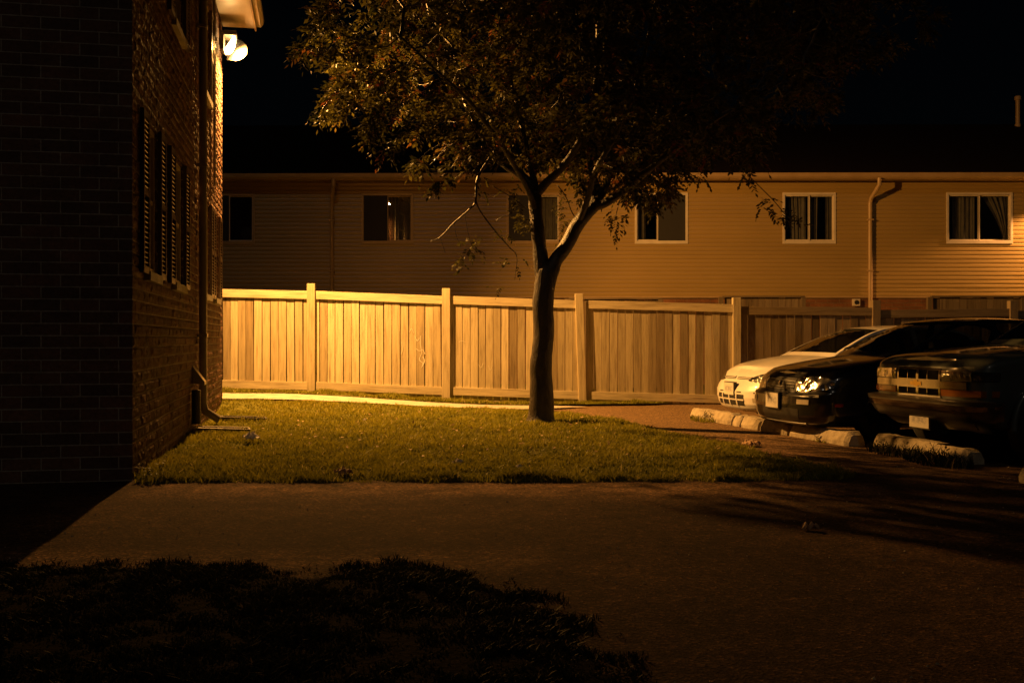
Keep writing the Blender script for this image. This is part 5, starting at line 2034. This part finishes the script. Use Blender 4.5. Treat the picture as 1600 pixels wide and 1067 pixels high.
# ------------------------------------------------------------------ litter
def crumple(name, x, y, z, sx_, sy_, h, mat, lab, cat, seed):
    rb = np.random.default_rng(seed)
    n = 9
    vs, fs = [], []
    for i in range(n):
        for j in range(n):
            u, v = i / (n - 1) - .5, j / (n - 1) - .5
            e = max(abs(u), abs(v)) * 2
            nz_ = mnoise.noise(Vector((u * 5, v * 5, seed)))
            vs.append((u * sx_ + rb.normal() * sx_ * .03, v * sy_ + rb.normal() * sy_ * .03, max(0.004, h * (1 - e ** 2) * .6 + h * .8 * nz_ + h * .35 + rb.normal() * h * .08)))
    for i in range(n - 1):
        for j in range(n - 1):
            p = i * n + j
            fs.append((p, p + n, p + n + 1, p + 1))
    o = MB().add(vs, fs).build(name, mat)
    o.location = (x, y, z)
    o.rotation_euler = (0, 0, seed * 1.7)
    tag(o, lab, cat, 'litter lying on the lawn and lot')


def lh(x, y):
    return float(lawn_h(np.array([x]), np.array([y]))[0])


crumple('paper_scrap', -2.86, 11.25, lh(-2.86, 11.25) + .04, .2, .16, .09, M['paper'], 'crumpled pale paper bag on the grass by the brick wall', 'litter', 3)
crumple('dry_leaf', -1.42, 8.62, lh(-1.42, 8.62) + .03, .15, .1, .05, M['deadleaf'], 'large curled brown leaf on the front lawn edge', 'leaf', 5)
crumple('paper_scrap', -.48, 9.05, lh(-.48, 9.05) + .045, .085, .06, .04, M['paper'], 'small pale paper scrap in the grass left of the trunk foot', 'litter', 6)
crumple('paper_scrap', .06, 8.75, lh(.06, 8.75) + .045, .07, .04, .03, M['paper'], 'tiny flattened paper scrap on the front lawn below the trunk', 'litter', 8)
crumple('dry_leaf', 1.83, 6.28, .0, .1, .07, .045, M['deadleaf'], 'dry leaf alone on the dark asphalt', 'leaf', 9)
crumple('paper_scrap', -2.0, 13.9, lh(-2.0, 13.9) + .04, .07, .05, .03, M['paper'], 'pale paper scrap in the bright grass before the second fence bay', 'litter', 12)
crumple('dry_leaf', 2.62, 11.2, .0, .2, .14, .07, M['deadleaf'], 'clump of dark dry leaves at the right rim of the lawn', 'leaf', 14)

# ------------------------------------------------------------------ the row's own wall lamp, just beyond the right edge; it rakes the siding
lamp2 = copy_tree(lamp)
lamp2['label'] = 'sodium wall lamp on the beige siding just beyond the right edge'
lamp2.location = (14.75, RY - .11, 4.9)
lamp2.rotation_euler = (0, 0, -PI / 2)
for ch in list(lamp2.children):
    if ch.name.startswith('beam_blocker'):
        bpy.data.objects.remove(ch)
spot('row_lamp_beam', (14.75, RY - .45, 4.82), (-.42, -.02, -.9), 3000, (1.0, .43, .12), 104, .35, .05)

# ------------------------------------------------------------------ night sky, added fill light, camera
w = bpy.data.worlds.new('World')
SC.world = w
w.use_nodes = True
nt = w.node_tree
bg = nt.nodes['Background']
sky = nt.nodes.new('ShaderNodeTexSky')
sky.sky_type = 'NISHITA'
sky.sun_disc = False
FILL_EL, FILL_AZ = math.radians(38), math.radians(183)
sky.sun_elevation = FILL_EL
sky.sun_rotation = FILL_AZ
nt.links.new(sky.outputs[0], bg.inputs['Color'])
bg.inputs['Strength'].default_value = 0.00016
md = bpy.data.lights.new('back_fill', 'SUN')  # added sun lamp in place of unseen lamps behind the camera
md.energy = 0.07
md.angle = math.radians(0.5)
md.color = (1.0, .8, .6)
mo = bpy.data.objects.new('back_fill', md)
COL.objects.link(mo)
dirv = Vector((math.sin(FILL_AZ) * math.cos(FILL_EL), math.cos(FILL_AZ) * math.cos(FILL_EL), math.sin(FILL_EL)))
mo.rotation_euler = (-dirv).to_track_quat('-Z', 'Y').to_euler()
mo.location = dirv * 40

cam = bpy.data.cameras.new('camera')
cam.lens = 36
cam.sensor_width = 36
cam.clip_end = 2000
cam.clip_start = .05
co = bpy.data.objects.new('camera', cam)
COL.objects.link(co)
co.location = (0, 0, 1.17)
co.rotation_euler = (math.radians(90 - .125), 0, 0)
SC.camera = co

SC.view_settings.view_transform = 'Standard'
SC.view_settings.look = 'None'
SC.view_settings.exposure = 0
SC.view_settings.gamma = 1
SC.cycles.use_denoising = True
SC.cycles.max_bounces = 6
SC.cycles.transparent_max_bounces = 12
SC.cycles.sample_clamp_indirect = 6.0
